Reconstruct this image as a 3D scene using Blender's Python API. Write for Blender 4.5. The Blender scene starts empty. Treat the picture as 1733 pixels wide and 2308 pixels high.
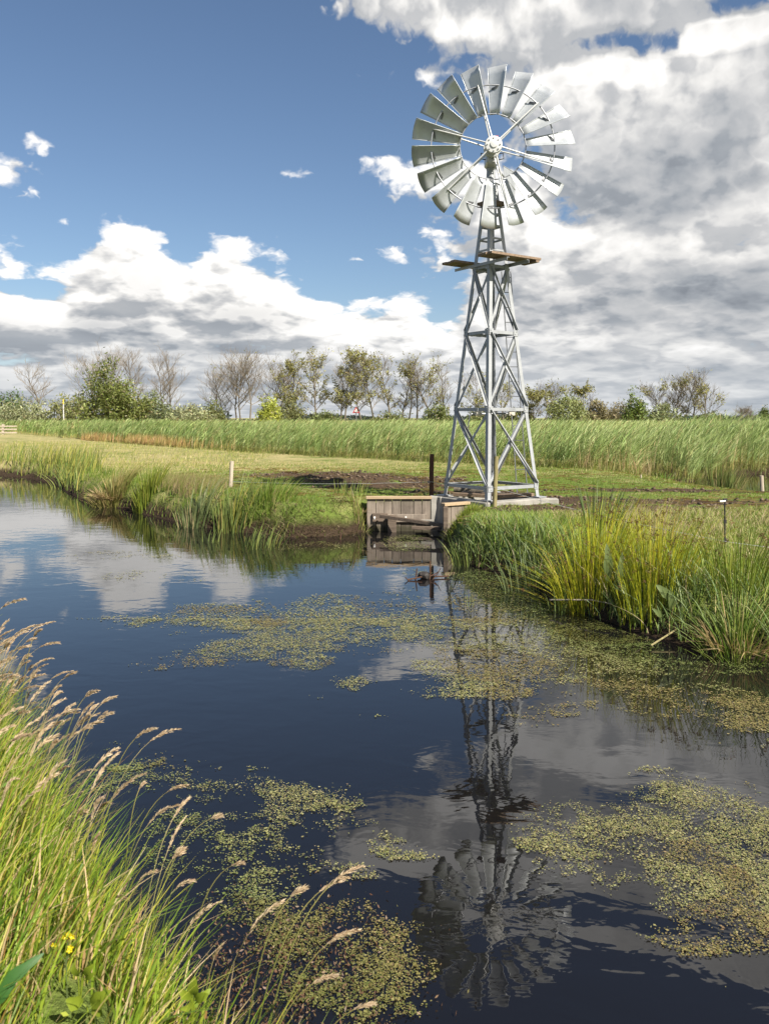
import bpy, bmesh, math, random
import numpy as np
from mathutils import Vector, Matrix

S = bpy.context.scene
COL = S.collection
F = 1868.0            # focal length in photograph pixels
PX0, HOR = 866.5, 942.0   # principal column and horizon row of the 1733x2308 photograph
CAM_Z = 2.3
rng = np.random.default_rng(7)
random.seed(7)

# ---------------------------------------------------------------- camera
cam_d = bpy.data.cameras.new("camera")
cam = bpy.data.objects.new("camera", cam_d)
COL.objects.link(cam)
cam.location = (0, 0, CAM_Z)
cam.rotation_euler = (math.radians(90), 0, 0)
cam_d.sensor_fit = 'VERTICAL'
cam_d.sensor_height = 36.0
cam_d.lens = F / 2308 * 36.0
cam_d.shift_y = -(1154 - HOR) / 2308
cam_d.clip_start = 0.05
cam_d.clip_end = 9000
cam_d.dof.use_dof = True
cam_d.dof.focus_distance = 15.5
cam_d.dof.aperture_fstop = 8.0
S.camera = cam

S.view_settings.view_transform = 'Standard'
S.view_settings.look = 'None'
S.view_settings.exposure = 1.0
S.view_settings.gamma = 1.0
S.cycles.max_bounces = 8
S.cycles.diffuse_bounces = 3
S.cycles.glossy_bounces = 4
S.cycles.transmission_bounces = 4
S.cycles.transparent_max_bounces = 8
S.cycles.use_denoising = True
S.cycles.sample_clamp_indirect = 6.0

SUN_EL, SUN_AZ = math.radians(42), math.radians(138)   # azimuth clockwise from +y (away from the camera)

def at(px, py, Y):
    """photo pixel at depth Y -> world point"""
    return Vector(((px - PX0) / F * Y, Y, CAM_Z - (py - HOR) / F * Y))

def on_z(px, py, z=0.0):
    Y = (CAM_Z - z) * F / (py - HOR)
    return Vector(((px - PX0) / F * Y, Y, z))

# ---------------------------------------------------------------- small node language
class E:
    """a shader-node value with arithmetic"""
    def __init__(s, t, sock): s.t, s.s = t, sock
    def _m(s, op, *a, clamp=False):
        n = s.t.nodes.new('ShaderNodeMath'); n.operation = op; n.use_clamp = clamp
        for i, x in enumerate((s,) + a):
            if isinstance(x, E): s.t.links.new(x.s, n.inputs[i])
            else: n.inputs[i].default_value = x
        return E(s.t, n.outputs[0])
    def __add__(s, o): return s._m('ADD', o)
    __radd__ = __add__
    def __sub__(s, o): return s._m('SUBTRACT', o)
    def __rsub__(s, o): return (s * -1.0) + o
    def __mul__(s, o): return s._m('MULTIPLY', o)
    __rmul__ = __mul__
    def __truediv__(s, o): return s._m('DIVIDE', o)
    def mx(s, o): return s._m('MAXIMUM', o)
    def mn(s, o): return s._m('MINIMUM', o)
    def smax(s, o, k): return s._m('SMOOTH_MAX', o, k)
    def clamp(s): return s._m('ADD', 0.0, clamp=True)
    def ss(s, a, b):
        n = s.t.nodes.new('ShaderNodeMapRange'); n.interpolation_type = 'SMOOTHSTEP'
        s.t.links.new(s.s, n.inputs[0]); n.inputs[1].default_value = a; n.inputs[2].default_value = b
        return E(s.t, n.outputs[0])
    def lin(s, a, b, c=0.0, d=1.0):
        n = s.t.nodes.new('ShaderNodeMapRange')
        s.t.links.new(s.s, n.inputs[0])
        for i, x in enumerate((a, b, c, d)): n.inputs[i + 1].default_value = x
        return E(s.t, n.outputs[0])

def node(t, kind, **kw):
    n = t.nodes.new(kind)
    for k, v in kw.items(): setattr(n, k, v)
    return n
def put(t, sock, v):
    if isinstance(v, E): t.links.new(v.s, sock)
    elif isinstance(v, bpy.types.NodeSocket): t.links.new(v, sock)
    else: sock.default_value = v
def mixc(t, f, a, b, blend='MIX'):
    n = node(t, 'ShaderNodeMix', data_type='RGBA', blend_type=blend)
    put(t, n.inputs[0], f)
    for i, x in ((6, a), (7, b)):
        if isinstance(x, tuple) and len(x) == 3: x = (*x, 1)
        put(t, n.inputs[i], x)
    return n.outputs[2]
def noise(t, vec, scale, detail=4.0, rough=0.55, dist=0.0, dim='3D'):
    n = node(t, 'ShaderNodeTexNoise', noise_dimensions=dim)
    if vec is not None: put(t, n.inputs['Vector'], vec)
    n.inputs['Scale'].default_value = scale; n.inputs['Detail'].default_value = detail
    n.inputs['Roughness'].default_value = rough; n.inputs['Distortion'].default_value = dist
    return E(t, n.outputs[0])
# ---------------------------------------------------------------- sky: Nishita daylight with cumulus in direction space
def ang(px, py):
    az = math.atan((px - PX0) / F)
    return az, math.atan((HOR - py) / F * math.cos(az))

def fcurve(t, x, pts, lo, hi, vlo, vhi):
    """piecewise curve value(x); pts in real units, x range lo..hi, value range vlo..vhi"""
    n = node(t, 'ShaderNodeFloatCurve')
    c = n.mapping.curves[0]
    pts = sorted(pts)
    P = [((a - lo) / (hi - lo), (b - vlo) / (vhi - vlo)) for a, b in pts]
    while len(c.points) < len(P): c.points.new(0.5, 0.5)
    for p, q in zip(c.points, P): p.location = q; p.handle_type = 'AUTO_CLAMPED'
    n.mapping.update()
    t.links.new(x.lin(lo, hi).s, n.inputs['Value'])
    return E(t, n.outputs[0]) * (vhi - vlo) + vlo

def build_density():
    g = bpy.data.node_groups.new("cloud_density", 'ShaderNodeTree')
    for nm in ("u", "v", "detail"): g.interface.new_socket(nm, in_out='INPUT', socket_type='NodeSocketFloat')
    for nm in ("d", "h"): g.interface.new_socket(nm, in_out='OUTPUT', socket_type='NodeSocketFloat')
    gi, go = node(g, 'NodeGroupInput'), node(g, 'NodeGroupOutput')
    u, v = E(g, gi.outputs[0]), E(g, gi.outputs[1])
    # billowing detail: finer and flatter towards the horizon
    cv = node(g, 'ShaderNodeCombineXYZ')
    w = (v.mx(0.0) + 0.07)._m('LOGARITHM', math.e)
    put(g, cv.inputs[0], u * 3.2); put(g, cv.inputs[1], w * 1.55); cv.inputs[2].default_value = 3.7
    n1 = noise(g, cv.outputs[0], 3.6, 7.0, 0.50, 0.12, '2D')
    vo = node(g, 'ShaderNodeTexVoronoi', voronoi_dimensions='2D', feature='SMOOTH_F1')
    wv = node(g, 'ShaderNodeVectorMath', operation='MULTIPLY_ADD')
    nc = node(g, 'ShaderNodeTexNoise', noise_dimensions='2D')
    nc.inputs['Scale'].default_value = 14; nc.inputs['Detail'].default_value = 3
    g.links.new(cv.outputs[0], nc.inputs['Vector'])
    g.links.new(nc.outputs[1], wv.inputs[0]); wv.inputs[1].default_value = (.10, .10, 0); g.links.new(cv.outputs[0], wv.inputs[2])
    g.links.new(wv.outputs[0], vo.inputs['Vector'])
    vo.inputs['Scale'].default_value = 6.5; vo.inputs['Detail'].default_value = 3.0; vo.inputs['Roughness'].default_value = 0.5
    vo.inputs['Smoothness'].default_value = 0.35
    n1n = n1.s.node
    g.links.new(gi.outputs[2], n1n.inputs['Detail'])
    put(g, vo.inputs['Detail'], E(g, gi.outputs[2]) * 0.42)
    vb = 1.0 - E(g, vo.outputs[0])
    bil = (n1 - 0.5) * 1.7 + (vb - 0.62) * 0.9
    # left bank: outline of its tops over azimuth
    tops = [(-700, 560), (-400, 600), (-150, 560), (0, 570), (90, 590), (190, 545), (285, 505), (370, 515), (430, 550), (500, 525), (590, 570),
            (700, 625), (770, 660), (890, 650), (970, 690), (1010, 760), (1100, 830), (1400, 840), (2200, 800)]
    pt = [ang(a, b) for a, b in tops]
    top = fcurve(g, u, pt, -1.0, 1.0, 0.0, 0.5)
    h = top - v
    C1 = h * 22.0 + 0.35
    # right mass: its left edge over elevation
    edge = [(2600, -800), (2300, -420), (1900, -300), (1300, -230), (800, -165), (690, -90), (690, 0), (745, 40), (850, 85), (935, 120), (890, 165), (860, 215), (960, 270), (930, 330),
            (770, 362), (780, 385), (850, 440), (930, 515), (990, 560), (950, 610), (1010, 660), (900, 720), (700, 800), (500, 900)]
    pe = []
    for a, b in edge:
        az, el = ang(a, b); pe.append((el, az))
    edg = fcurve(g, v, pe, 0.0, 0.8, -0.6, 0.6)
    C2 = (u - edg) * 13.0
    C = C1.mn(1.7).mx(C2.mn(1.5))
    def blob(px, py, rx, ry):
        a, e = ang(px, py)
        x = (u - a) * (F / rx); y = (v - e) * (F / ry)
        return ((x * x + y * y) * -1.0)._m('EXPONENT') if False else E(g, (x * x + y * y).s).lin(0, 4, 1, 0)
    for px, py, rx, ry, amp in [(15, 405, 75, 42, 1.9), (668, 392, 50, 26, 1.1), (345, 290, 26, 28, 1.1), (155, 505, 36, 14, 1.35), (85, 492, 36, 12, 1.2),
                                (900, 583, 55, 40, 1.45), (620, 590, 80, 30, 1.1), (70, 330, 40, 30, 1.25), (985, 545, 70, 50, 1.8), (790, 590, 70, 24, 1.1), (805, 172, 22, 18, 1.2)]:
        C = C.mx(blob(px, py, rx, ry) * (amp + 0.55) - 1.5)
    for px, py, rx, ry, amp in [(1370, 85, 50, 16, .7), (1265, 130, 50, 22, .6), (1660, 0, 90, 18, 1.5), (1290, 480, 45, 22, 1.1), (1090, 160, 60, 20, 0.9),
                                (1010, 290, 75, 55, 1.7), (1150, 345, 55, 45, 1.1), (1480, 90, 40, 18, 1.0), (90, 655, 46, 12, 1.4), (800, 640, 90, 26, .8), (560, 780, 60, 8, .9), (60, 800, 60, 26, 1.0)]:
        C = C - blob(px, py, rx, ry) * amp
    # broken layers low over the horizon
    low = v.ss(0.085, 0.03)
    C = C + low * 0.05
    d = C.mx(-1.6) + bil
    put(g, go.inputs[0], d); put(g, go.inputs[1], h)
    return g

def build_world():
    w = bpy.data.worlds.new("World"); S.world = w; w.use_nodes = True
    t = w.node_tree; t.nodes.clear()
    out = node(t, 'ShaderNodeOutputWorld'); bg = node(t, 'ShaderNodeBackground')
    t.links.new(bg.outputs[0], out.inputs[0])
    sky = node(t, 'ShaderNodeTexSky', sky_type='NISHITA')
    sky.sun_disc = False; sky.sun_elevation = SUN_EL; sky.sun_rotation = SUN_AZ
    sky.air_density = 1.0; sky.dust_density = 0.6; sky.ozone_density = 1.6
    tc = node(t, 'ShaderNodeTexCoord')
    sp = node(t, 'ShaderNodeSeparateXYZ'); t.links.new(tc.outputs['Generated'], sp.inputs[0])
    x, y, z = (E(t, sp.outputs[i]) for i in range(3))
    u = x._m('ARCTAN2', y); v = z._m('ARCSINE')
    g = build_density()
    def dens(uu, vv, det=7.0):
        n = node(t, 'ShaderNodeGroup', node_tree=g)
        put(t, n.inputs[0], uu); put(t, n.inputs[1], vv); n.inputs[2].default_value = det
        return E(t, n.outputs[0]), E(t, n.outputs[1])
    d, h = dens(u, v)
    sc = v.mx(0.0).lin(0.0, 0.25, 0.35, 1.0)
    d1, _ = dens(u, v, 3.6)
    d2, _ = dens(u + sc * 0.016, v + sc * 0.030, 3.6)
    alpha = d.ss(-0.06, 0.46)
    relief = (d1 - d2).mn(0.45)._m('MAXIMUM', -0.5) + (d - d1) * 0.30
    thick = d.lin(0.25, 1.7)
    lowf = node(t, 'ShaderNodeCombineXYZ'); put(t, lowf.inputs[0], u * 3.0); put(t, lowf.inputs[1], (v.mx(0.0) + .05)._m('LOGARITHM', math.e) * 1.3)
    ln = noise(t, lowf.outputs[0], 2.6, 3.0, .5, .2, '2D')
    rightness = u.ss(0.02, 0.34)
    bank = h.ss(0.035, 0.16) * u.ss(0.22, 0.02)
    def zone(px, py, rx, ry):
        a, e = ang(px, py); xx = (u - a) * (F / rx); yy = (v - e) * (F / ry)
        return (xx * xx + yy * yy).lin(0, 2.2, 1, 0)
    tone = None
    for px, py, rx, ry, amp in [(1180, 505, 120, 50, .22), (1400, 555, 130, 40, .20), (1330, 200, 130, 70, .10), (1040, 60, 180, 60, .12), (850, 420, 110, 60, .14), (1620, 250, 110, 90, .06), (1330, 760, 120, 26, .16), (1560, 790, 110, 16, .14),
                                (1480, 420, 190, 70, -.20), (1640, 640, 130, 36, -.26), (1480, 690, 190, 26, -.24), (1240, 560, 100, 16, -.18), (1250, 690, 80, 24, -.14), (1600, 840, 150, 18, -.12), (1280, 330, 90, 60, -.08),
                                (215, 735, 50, 30, -.22), (310, 750, 40, 20, -.18), (460, 790, 90, 16, -.20), (60, 790, 120, 20, -.16), (760, 740, 60, 16, .12), (850, 790, 80, 20, .14), (120, 690, 120, 30, .10), (560, 720, 130, 20, -.10)]:
        z_ = zone(px, py, rx, ry) * amp; tone = z_ if tone is None else tone + z_
    lit = 0.795 + relief * (0.66 - thick * (0.10 + rightness * 0.36)) - thick * 0.10 - bank * 0.14 - rightness * (0.06 + thick * 0.09) - (ln - 0.5) * 0.55 * (0.35 + rightness) + tone
    lit = lit.clamp()
    cr = node(t, 'ShaderNodeValToRGB'); t.links.new(lit.s, cr.inputs[0])
    e = cr.color_ramp.elements
    e[0].position = 0.0; e[0].color = (.20, .225, .265, 1)
    e[1].position = 1.0; e[1].color = (1.07, 1.06, 1.045, 1)
    for p, c in ((.3, (.35, .38, .42, 1)), (.6, (.59, .60, .615, 1)), (.82, (.86, .855, .84, 1))):
        k = e.new(p); k.color = c
    st = 0.0535
    skyc = mixc(t, v.ss(0.16, 0.0) * 0.7, mixc(t, 1.0, sky.outputs[0], (st * .93, st * .985, st * 1.05), 'MULTIPLY'), (.26, .315, .38))
    # distance veil on the lowest clouds
    veil = v.ss(0.14, 0.0) * 0.45
    cl = mixc(t, veil, cr.outputs[0], (.50, .56, .63))
    cl = mixc(t, 1.0, cl, (.53, .525, .52), 'MULTIPLY')
    col = mixc(t, alpha * z.ss(-0.02, 0.0), skyc, cl)
    t.links.new(col, bg.inputs[0]); bg.inputs[1].default_value = 1.0
    w.cycles.sampling_method = 'MANUAL'; w.cycles.sample_map_resolution = 512

build_world()
sun_d = bpy.data.lights.new("sun", 'SUN'); sun_d.energy = 5.0; sun_d.angle = math.radians(0.53); sun_d.color = (1.0, .93, .82)
sun = bpy.data.objects.new("sun", sun_d); COL.objects.link(sun)
sv = Vector((math.cos(SUN_EL) * math.sin(SUN_AZ), math.cos(SUN_EL) * math.cos(SUN_AZ), math.sin(SUN_EL)))
sun.rotation_euler = sv.to_track_quat('Z', 'Y').to_euler()
# ---------------------------------------------------------------- mesh tools
def tag(o, label=None, cat=None, group=None, kind=None):
    if label: o['label'] = label
    if cat: o['category'] = cat
    if group: o['group'] = group
    if kind: o['kind'] = kind
    return o

def empty(name, loc, label=None, cat=None, group=None):
    o = bpy.data.objects.new(name, None); o.empty_display_size = .2
    COL.objects.link(o); o.location = loc
    return tag(o, label, cat, group)

def link(name, me, mat, parent=None, smooth=False):
    o = bpy.data.objects.new(name, me); COL.objects.link(o)
    if mat: me.materials.append(mat)
    if smooth:
        me.polygons.foreach_set('use_smooth', [True] * len(me.polygons))
    if parent:
        # vertices are written in world coordinates; keep them there under a translated parent
        o.parent = parent
        o.matrix_parent_inverse = Matrix.Translation(-Vector(parent.location))
    return o

class MB:
    """collects boxes, beams, tubes and sheets, then links them as one mesh object"""
    def __init__(s): s.v, s.f = [], []
    def add(s, vs, fs):
        n = len(s.v); s.v += [tuple(p) for p in vs]; s.f += [tuple(i + n for i in f) for f in fs]
    def box(s, c, size, ax=None):
        c = Vector(c); X, Y, Z = ax if ax else (Vector((1, 0, 0)), Vector((0, 1, 0)), Vector((0, 0, 1)))
        hx, hy, hz = size[0] / 2, size[1] / 2, size[2] / 2
        vs = [c + X * (sx * hx) + Y * (sy * hy) + Z * (sz * hz) for sz in (-1, 1) for sy in (-1, 1) for sx in (-1, 1)]
        s.add(vs, [(0, 2, 3, 1), (4, 5, 7, 6), (0, 1, 5, 4), (2, 6, 7, 3), (0, 4, 6, 2), (1, 3, 7, 5)])
    def beam(s, p0, p1, prof, a, b):
        """profile [(x, y)...] in axes a, b swept from p0 to p1"""
        p0, p1, a, b = Vector(p0), Vector(p1), Vector(a), Vector(b)
        n = len(prof)
        vs = [p + a * x + b * y for p in (p0, p1) for x, y in prof]
        fs = [(i, (i + 1) % n, n + (i + 1) % n, n + i) for i in range(n)]
        if n <= 4: fs += [tuple(range(n - 1, -1, -1)), tuple(range(n, 2 * n))]
        else:  # L profile of six points: two quads for each cap
            fs += [(3, 2, 1, 0), (5, 4, 3, 0), (n, n + 1, n + 2, n + 3), (n, n + 3, n + 4, n + 5)]
        s.add(vs, fs)
    def tube(s, pts, rads, sides=8, cap=True):
        pts = [Vector(p) for p in pts]
        if not hasattr(rads, '__len__'): rads = [rads] * len(pts)
        base = len(s.v); prev = None
        for i, p in enumerate(pts):
            d = (pts[min(i + 1, len(pts) - 1)] - pts[max(i - 1, 0)])
            d = d.normalized() if d.length > 1e-9 else Vector((0, 0, 1))
            if prev is None:
                a = d.orthogonal().normalized()
            else:
                a = prev - d * prev.dot(d)
                a = a.normalized() if a.length > 1e-6 else d.orthogonal().normalized()
            prev = a; b = d.cross(a)
            for k in range(sides):
                th = 2 * math.pi * k / sides
                s.v.append(tuple(p + (a * math.cos(th) + b * math.sin(th)) * rads[i]))
        for i in range(len(pts) - 1):
            for k in range(sides):
                q = base + i * sides; k2 = (k + 1) % sides
                s.f.append((q + k, q + k2, q + sides + k2, q + sides + k))
        if cap:
            s.f.append(tuple(base + k for k in range(sides - 1, -1, -1)))
            q = base + (len(pts) - 1) * sides
            s.f.append(tuple(q + k for k in range(sides)))
    def build(s, name, mat, parent=None, smooth=False, bevel=0.0):
        me = bpy.data.meshes.new(name); me.from_pydata(s.v, [], s.f); me.update()
        if bevel:
            bm = bmesh.new(); bm.from_mesh(me)
            es = [e for e in bm.edges if len(e.link_faces) == 2 and e.calc_face_angle(0) > .6]
            bmesh.ops.bevel(bm, geom=es, offset=bevel, segments=1, affect='EDGES', clamp_overlap=True)
            bm.to_mesh(me); bm.free()
        return link(name, me, mat, parent, smooth)

def np_mesh(name, V, Q, col=None, mat=None, parent=None, smooth=False):
    """quads (n,4) or triangles (n,3) from numpy, with an optional colour per vertex"""
    me = bpy.data.meshes.new(name)
    k = Q.shape[1]
    me.vertices.add(len(V)); me.vertices.foreach_set('co', np.ascontiguousarray(V, np.float32).ravel())
    me.loops.add(Q.size); me.loops.foreach_set('vertex_index', np.ascontiguousarray(Q, np.int32).ravel())
    me.polygons.add(len(Q)); me.polygons.foreach_set('loop_start', np.arange(0, Q.size, k, dtype=np.int32))
    if smooth: me.polygons.foreach_set('use_smooth', np.ones(len(Q), bool))
    me.update(calc_edges=True)
    if col is not None:
        at_ = me.color_attributes.new('Col', 'FLOAT_COLOR', 'POINT')
        at_.data.foreach_set('color', np.ascontiguousarray(np.hstack([col, np.ones((len(col), 1))]), np.float32).ravel())
    return link(name, me, mat, parent)

# value noise in numpy
_perm = rng.random((256, 256))
def vnoise(x, y):
    xi, yi = np.floor(x).astype(int), np.floor(y).astype(int)
    fx, fy = x - xi, y - yi
    fx, fy = fx * fx * (3 - 2 * fx), fy * fy * (3 - 2 * fy)
    g = lambda i, j: _perm[i % 256, j % 256]
    return (g(xi, yi) * (1 - fx) + g(xi + 1, yi) * fx) * (1 - fy) + (g(xi, yi + 1) * (1 - fx) + g(xi + 1, yi + 1) * fx) * fy
def fbm(x, y, o=4, r=.5):
    s, a, t = 0, 1.0, 0
    for i in range(o):
        s = s + a * vnoise(x * 2 ** i + 17.3 * i, y * 2 ** i + 9.1 * i); t += a; a *= r
    return s / t

def blades(P, H, W, lean, leanaz, col, seg=4, tipcol=None, basecol=None, flat=None, curl=1.9, az=None):
    """grass blades: roots P (n,3), heights H, widths W, tip displacement lean (share of H) towards azimuth leanaz"""
    n = len(P)
    if az is None: az = rng.random(n) * 2 * np.pi
    t = np.linspace(0, 1, seg + 1)
    ld = np.stack([np.sin(leanaz), np.cos(leanaz), np.zeros(n)], 1)
    wd = np.stack([np.cos(az), np.sin(az), np.zeros(n)], 1)
    up = np.sqrt(np.clip(1 - (lean * .75) ** 2, .15, 1))
    V = np.empty((n, seg + 1, 2, 3)); C = np.empty((n, seg + 1, 2, 3))
    for i, tt in enumerate(t):
        c = P + ld * (H * lean * tt ** curl)[:, None]
        c[:, 2] += H * (tt * (1 - .22 * lean * tt)) * up
        w = W * (1 - tt ** 2.2) * (.75 + .25 * min(1, tt * 4)) + .0004
        V[:, i, 0] = c - wd * (w / 2)[:, None]; V[:, i, 1] = c + wd * (w / 2)[:, None]
        k = col.copy()
        if basecol is not None: k = k + (basecol - k) * max(0, 1 - tt * 2.6)
        if tipcol is not None: k = k + (tipcol - k) * max(0, (tt - .55) / .45)
        C[:, i, 0] = k; C[:, i, 1] = k
    V = V.reshape(-1, 3); C = C.reshape(-1, 3)
    b = (np.arange(n) * (seg + 1) * 2)[:, None] + (np.arange(seg) * 2)[None, :]
    b = b.reshape(-1)
    Q = np.stack([b, b + 1, b + 3, b + 2], 1)
    return V, Q, C

class NPM:
    """joins numpy pieces into one mesh"""
    def __init__(s): s.V, s.Q, s.C, s.n = [], [], [], 0
    def add(s, V, Q, C):
        s.V.append(V); s.Q.append(Q + s.n); s.C.append(C); s.n += len(V)
    def build(s, name, mat, parent=None):
        return np_mesh(name, np.vstack(s.V), np.vstack(s.Q), np.vstack(s.C), mat, parent)

def vary(n, base, amt=.25, hue=.12):
    b = np.array(base)[None, :] * (1 + (rng.random((n, 1)) - .5) * 2 * amt)
    b = b * (1 + (rng.random((n, 3)) - .5) * 2 * hue)
    return np.clip(b, 0, 1)
def pick(n, palette, weights, amt=.22, hue=.1):
    idx = rng.choice(len(palette), n, p=np.array(weights) / np.sum(weights))
    return vary(n, (1, 1, 1), amt, hue) * np.array(palette)[idx]

# ---------------------------------------------------------------- materials
def mat(name):
    m = bpy.data.materials.new(name); m.use_nodes = True
    t = m.node_tree
    return m, t, t.nodes['Principled BSDF']

def foliage(name, trans=.35, rough=.55, spec=.25):
    m, t, p = mat(name)
    a = node(t, 'ShaderNodeAttribute', attribute_name='Col')
    t.links.new(a.outputs[0], p.inputs['Base Color']); p.inputs['Roughness'].default_value = rough
    p.inputs['Specular IOR Level'].default_value = spec
    tr = node(t, 'ShaderNodeBsdfTranslucent')
    t.links.new(mixc(t, 1.0, a.outputs[0], (1.15, 1.1, .7), 'MULTIPLY'), tr.inputs[0])
    mx = node(t, 'ShaderNodeMixShader'); mx.inputs[0].default_value = trans
    t.links.new(p.outputs[0], mx.inputs[1]); t.links.new(tr.outputs[0], mx.inputs[2])
    t.links.new(mx.outputs[0], t.nodes['Material Output'].inputs[0])
    return m

def metal(name, base, metallic, rough, var=.12, scale=14, streak=.18):
    m, t, p = mat(name)
    tc = node(t, 'ShaderNodeTexCoord')
    n1 = noise(t, tc.outputs['Object'], scale, 5, .6)
    n2 = noise(t, tc.outputs['Object'], scale * .18, 3, .5)
    f = (n1 * .5 + n2 * .5).lin(.3, .7)
    d = tuple(c * (1 - var) for c in base); l = tuple(min(1, c * (1 + var)) for c in base)
    c = mixc(t, f, d, l)
    if streak:
        mp = node(t, 'ShaderNodeMapping'); mp.inputs['Scale'].default_value = (30, 30, 2.2); t.links.new(tc.outputs['Object'], mp.inputs[0])
        s1 = noise(t, mp.outputs[0], 1.0, 4, .6)
        c = mixc(t, s1.ss(.60, .74) * streak, c, (.20, .15, .11))
    t.links.new(c, p.inputs['Base Color'])
    p.inputs['Metallic'].default_value = metallic
    put(t, p.inputs['Roughness'], f * .16 + (rough - .08))
    return m

def wood(name, dark, light, rough=.75, axis_scale=(2, 30, 30), blotch=None, coord='Object', wet=False):
    m, t, p = mat(name)
    tc = node(t, 'ShaderNodeTexCoord')
    mp = node(t, 'ShaderNodeMapping'); mp.inputs['Scale'].default_value = axis_scale
    t.links.new(tc.outputs[coord], mp.inputs[0])
    g = noise(t, mp.outputs[0], 1.6, 6, .62, .4)
    bl = noise(t, tc.outputs[coord], 2.2, 4, .6)
    c = mixc(t, g.lin(.3, .7), dark, light)
    if blotch: c = mixc(t, bl.ss(.48, .68) * .8, c, blotch)
    gm = node(t, 'ShaderNodeNewGeometry')
    isl = E(t, gm.outputs['Random Per Island']) * .45 + .75
    hsv = node(t, 'ShaderNodeHueSaturation'); put(t, hsv.inputs['Value'], isl); t.links.new(c, hsv.inputs['Color']); c = hsv.outputs[0]
    if wet:      # algae and damp at the waterline
        sp = node(t, 'ShaderNodeSeparateXYZ'); t.links.new(gm.outputs['Position'], sp.inputs[0])
        zz = E(t, sp.outputs[2]) + (bl - .5) * .25 + (g - .5) * .15
        c = mixc(t, zz.ss(.22, .06) * .85, c, (.035, .034, .018)); c = mixc(t, zz.ss(.50, .66) * .25, c, (.12, .13, .06))
    t.links.new(c, p.inputs['Base Color']); p.inputs['Roughness'].default_value = rough
    p.inputs['Specular IOR Level'].default_value = .2
    b = node(t, 'ShaderNodeBump'); b.inputs['Strength'].default_value = .5; b.inputs['Distance'].default_value = .006
    put(t, b.inputs['Height'], g); t.links.new(b.outputs[0], p.inputs['Normal'])
    return m

def plain(name, base, rough=.6, metallic=0.0):
    m, t, p = mat(name)
    tc = node(t, 'ShaderNodeTexCoord'); n = noise(t, tc.outputs['Object'], 25, 4, .6)
    t.links.new(mixc(t, n, tuple(c * .8 for c in base), tuple(min(1, c * 1.18) for c in base)), p.inputs['Base Color'])
    p.inputs['Roughness'].default_value = rough; p.inputs['Metallic'].default_value = metallic
    return m

M = {}
M['tower'] = metal('grey_painted_steel', (.315, .33, .345), .15, .5, .16)
M['blade'] = metal('galvanised_sheet', (.475, .50, .52), .45, .42, .14, 7)
M['hub'] = metal('white_painted_iron', (.50, .505, .50), .1, .4, .12)
M['rod'] = metal('dark_steel', (.16, .165, .175), .6, .5, .2)
M['rim'] = metal('weathered_steel', (.30, .31, .33), .7, .45, .15)
M['foliage'] = foliage('leaf_and_blade', .27, .5, .28)
M['weed'] = foliage('floating_leaf', .12, .5, .3)
M['bark'] = wood('bark', (.085, .072, .055), (.20, .175, .14), .9, (9, 9, 2))
M['old_wood'] = wood('weathered_board', (.125, .102, .083), (.26, .22, .18), .85, (14, 14, 1.1), (.10, .08, .065), wet=True)
M['new_wood'] = wood('fresh_sawn_timber', (.27, .195, .115), (.39, .30, .195), .7, (2, 22, 22))
M['deck_wood'] = wood('platform_timber', (.13, .092, .064), (.235, .172, .122), .7, (3, 22, 22))
M['brown_post'] = wood('creosoted_post', (.045, .026, .018), (.12, .066, .042), .85, (22, 22, 2))
M['olive_post'] = wood('algae_stained_post', (.15, .13, .06), (.30, .26, .13), .85, (22, 22, 2))
M['pale_post'] = wood('silvered_post', (.30, .25, .19), (.52, .45, .36), .85, (22, 22, 2))
M['dark_wood'] = wood('wet_timber', (.07, .054, .042), (.155, .12, .092), .6, (2, 22, 22))
M['white_rope'] = plain('white_fence_wire', (.5, .5, .49), .6)
M['black'] = plain('black_plastic', (.02, .02, .02), .5)
M['white'] = plain('white_paint', (.78, .78, .76), .45)
M['red'] = plain('red_paint', (.45, .03, .03), .45)
M['ceramic'] = plain('cream_ceramic', (.62, .57, .47), .4)
M['yellow'] = plain('yellow_paint', (.7, .5, .06), .5)
def concrete():
    m, t, p = mat('concrete')
    tc = node(t, 'ShaderNodeTexCoord')
    a = noise(t, tc.outputs['Object'], 3.0, 6, .65); b = noise(t, tc.outputs['Object'], 40, 3, .6)
    c = mixc(t, a.lin(.3, .7), (.19, .18, .16), (.34, .325, .29))
    c = mixc(t, b.ss(.6, .75) * .5, c, (.2, .18, .15))
    t.links.new(c, p.inputs['Base Color']); p.inputs['Roughness'].default_value = .85
    bm_ = node(t, 'ShaderNodeBump'); bm_.inputs['Strength'].default_value = .4; bm_.inputs['Distance'].default_value = .01
    put(t, bm_.inputs['Height'], a * .6 + b * .4); t.links.new(bm_.outputs[0], p.inputs['Normal'])
    return m
M['concrete'] = concrete()
# ---------------------------------------------------------------- ground and water
POND = np.array([(-60, 37), (-16, 33.5), (-13.4, 31.5), (-11.6, 29.2), (-9.7, 25.3), (-8.1, 22.6), (-6.3, 20.5), (-4.5, 18.05), (-3.5, 17.0),
                 (-2.7, 16.5), (-1.85, 15.95), (-1.1, 15.95), (-.6, 16.35), (-.38, 16.88), (1.26, 16.88), (1.24, 16.1), (1.12, 15.72), (1.03, 14.3), (1.02, 13.7),
                 (1.2, 13.0), (1.55, 12.35), (1.9, 11.6), (2.06, 10.6), (2.24, 9.9), (2.55, 8.95), (3.0, 8.25), (3.6, 7.75), (5.3, 7.0), (20, 4.5),
                 (60, 2), (60, -3), (14, -1.5), (3.4, .3), (1.5, 1.5), (.35, 2.1), (-.34, 2.58), (-1.0, 3.3), (-1.75, 4.4), (-2.45, 5.5), (-3.7, 7.0), (-6, 9.5), (-12, 14), (-60, 24)], float)
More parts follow.
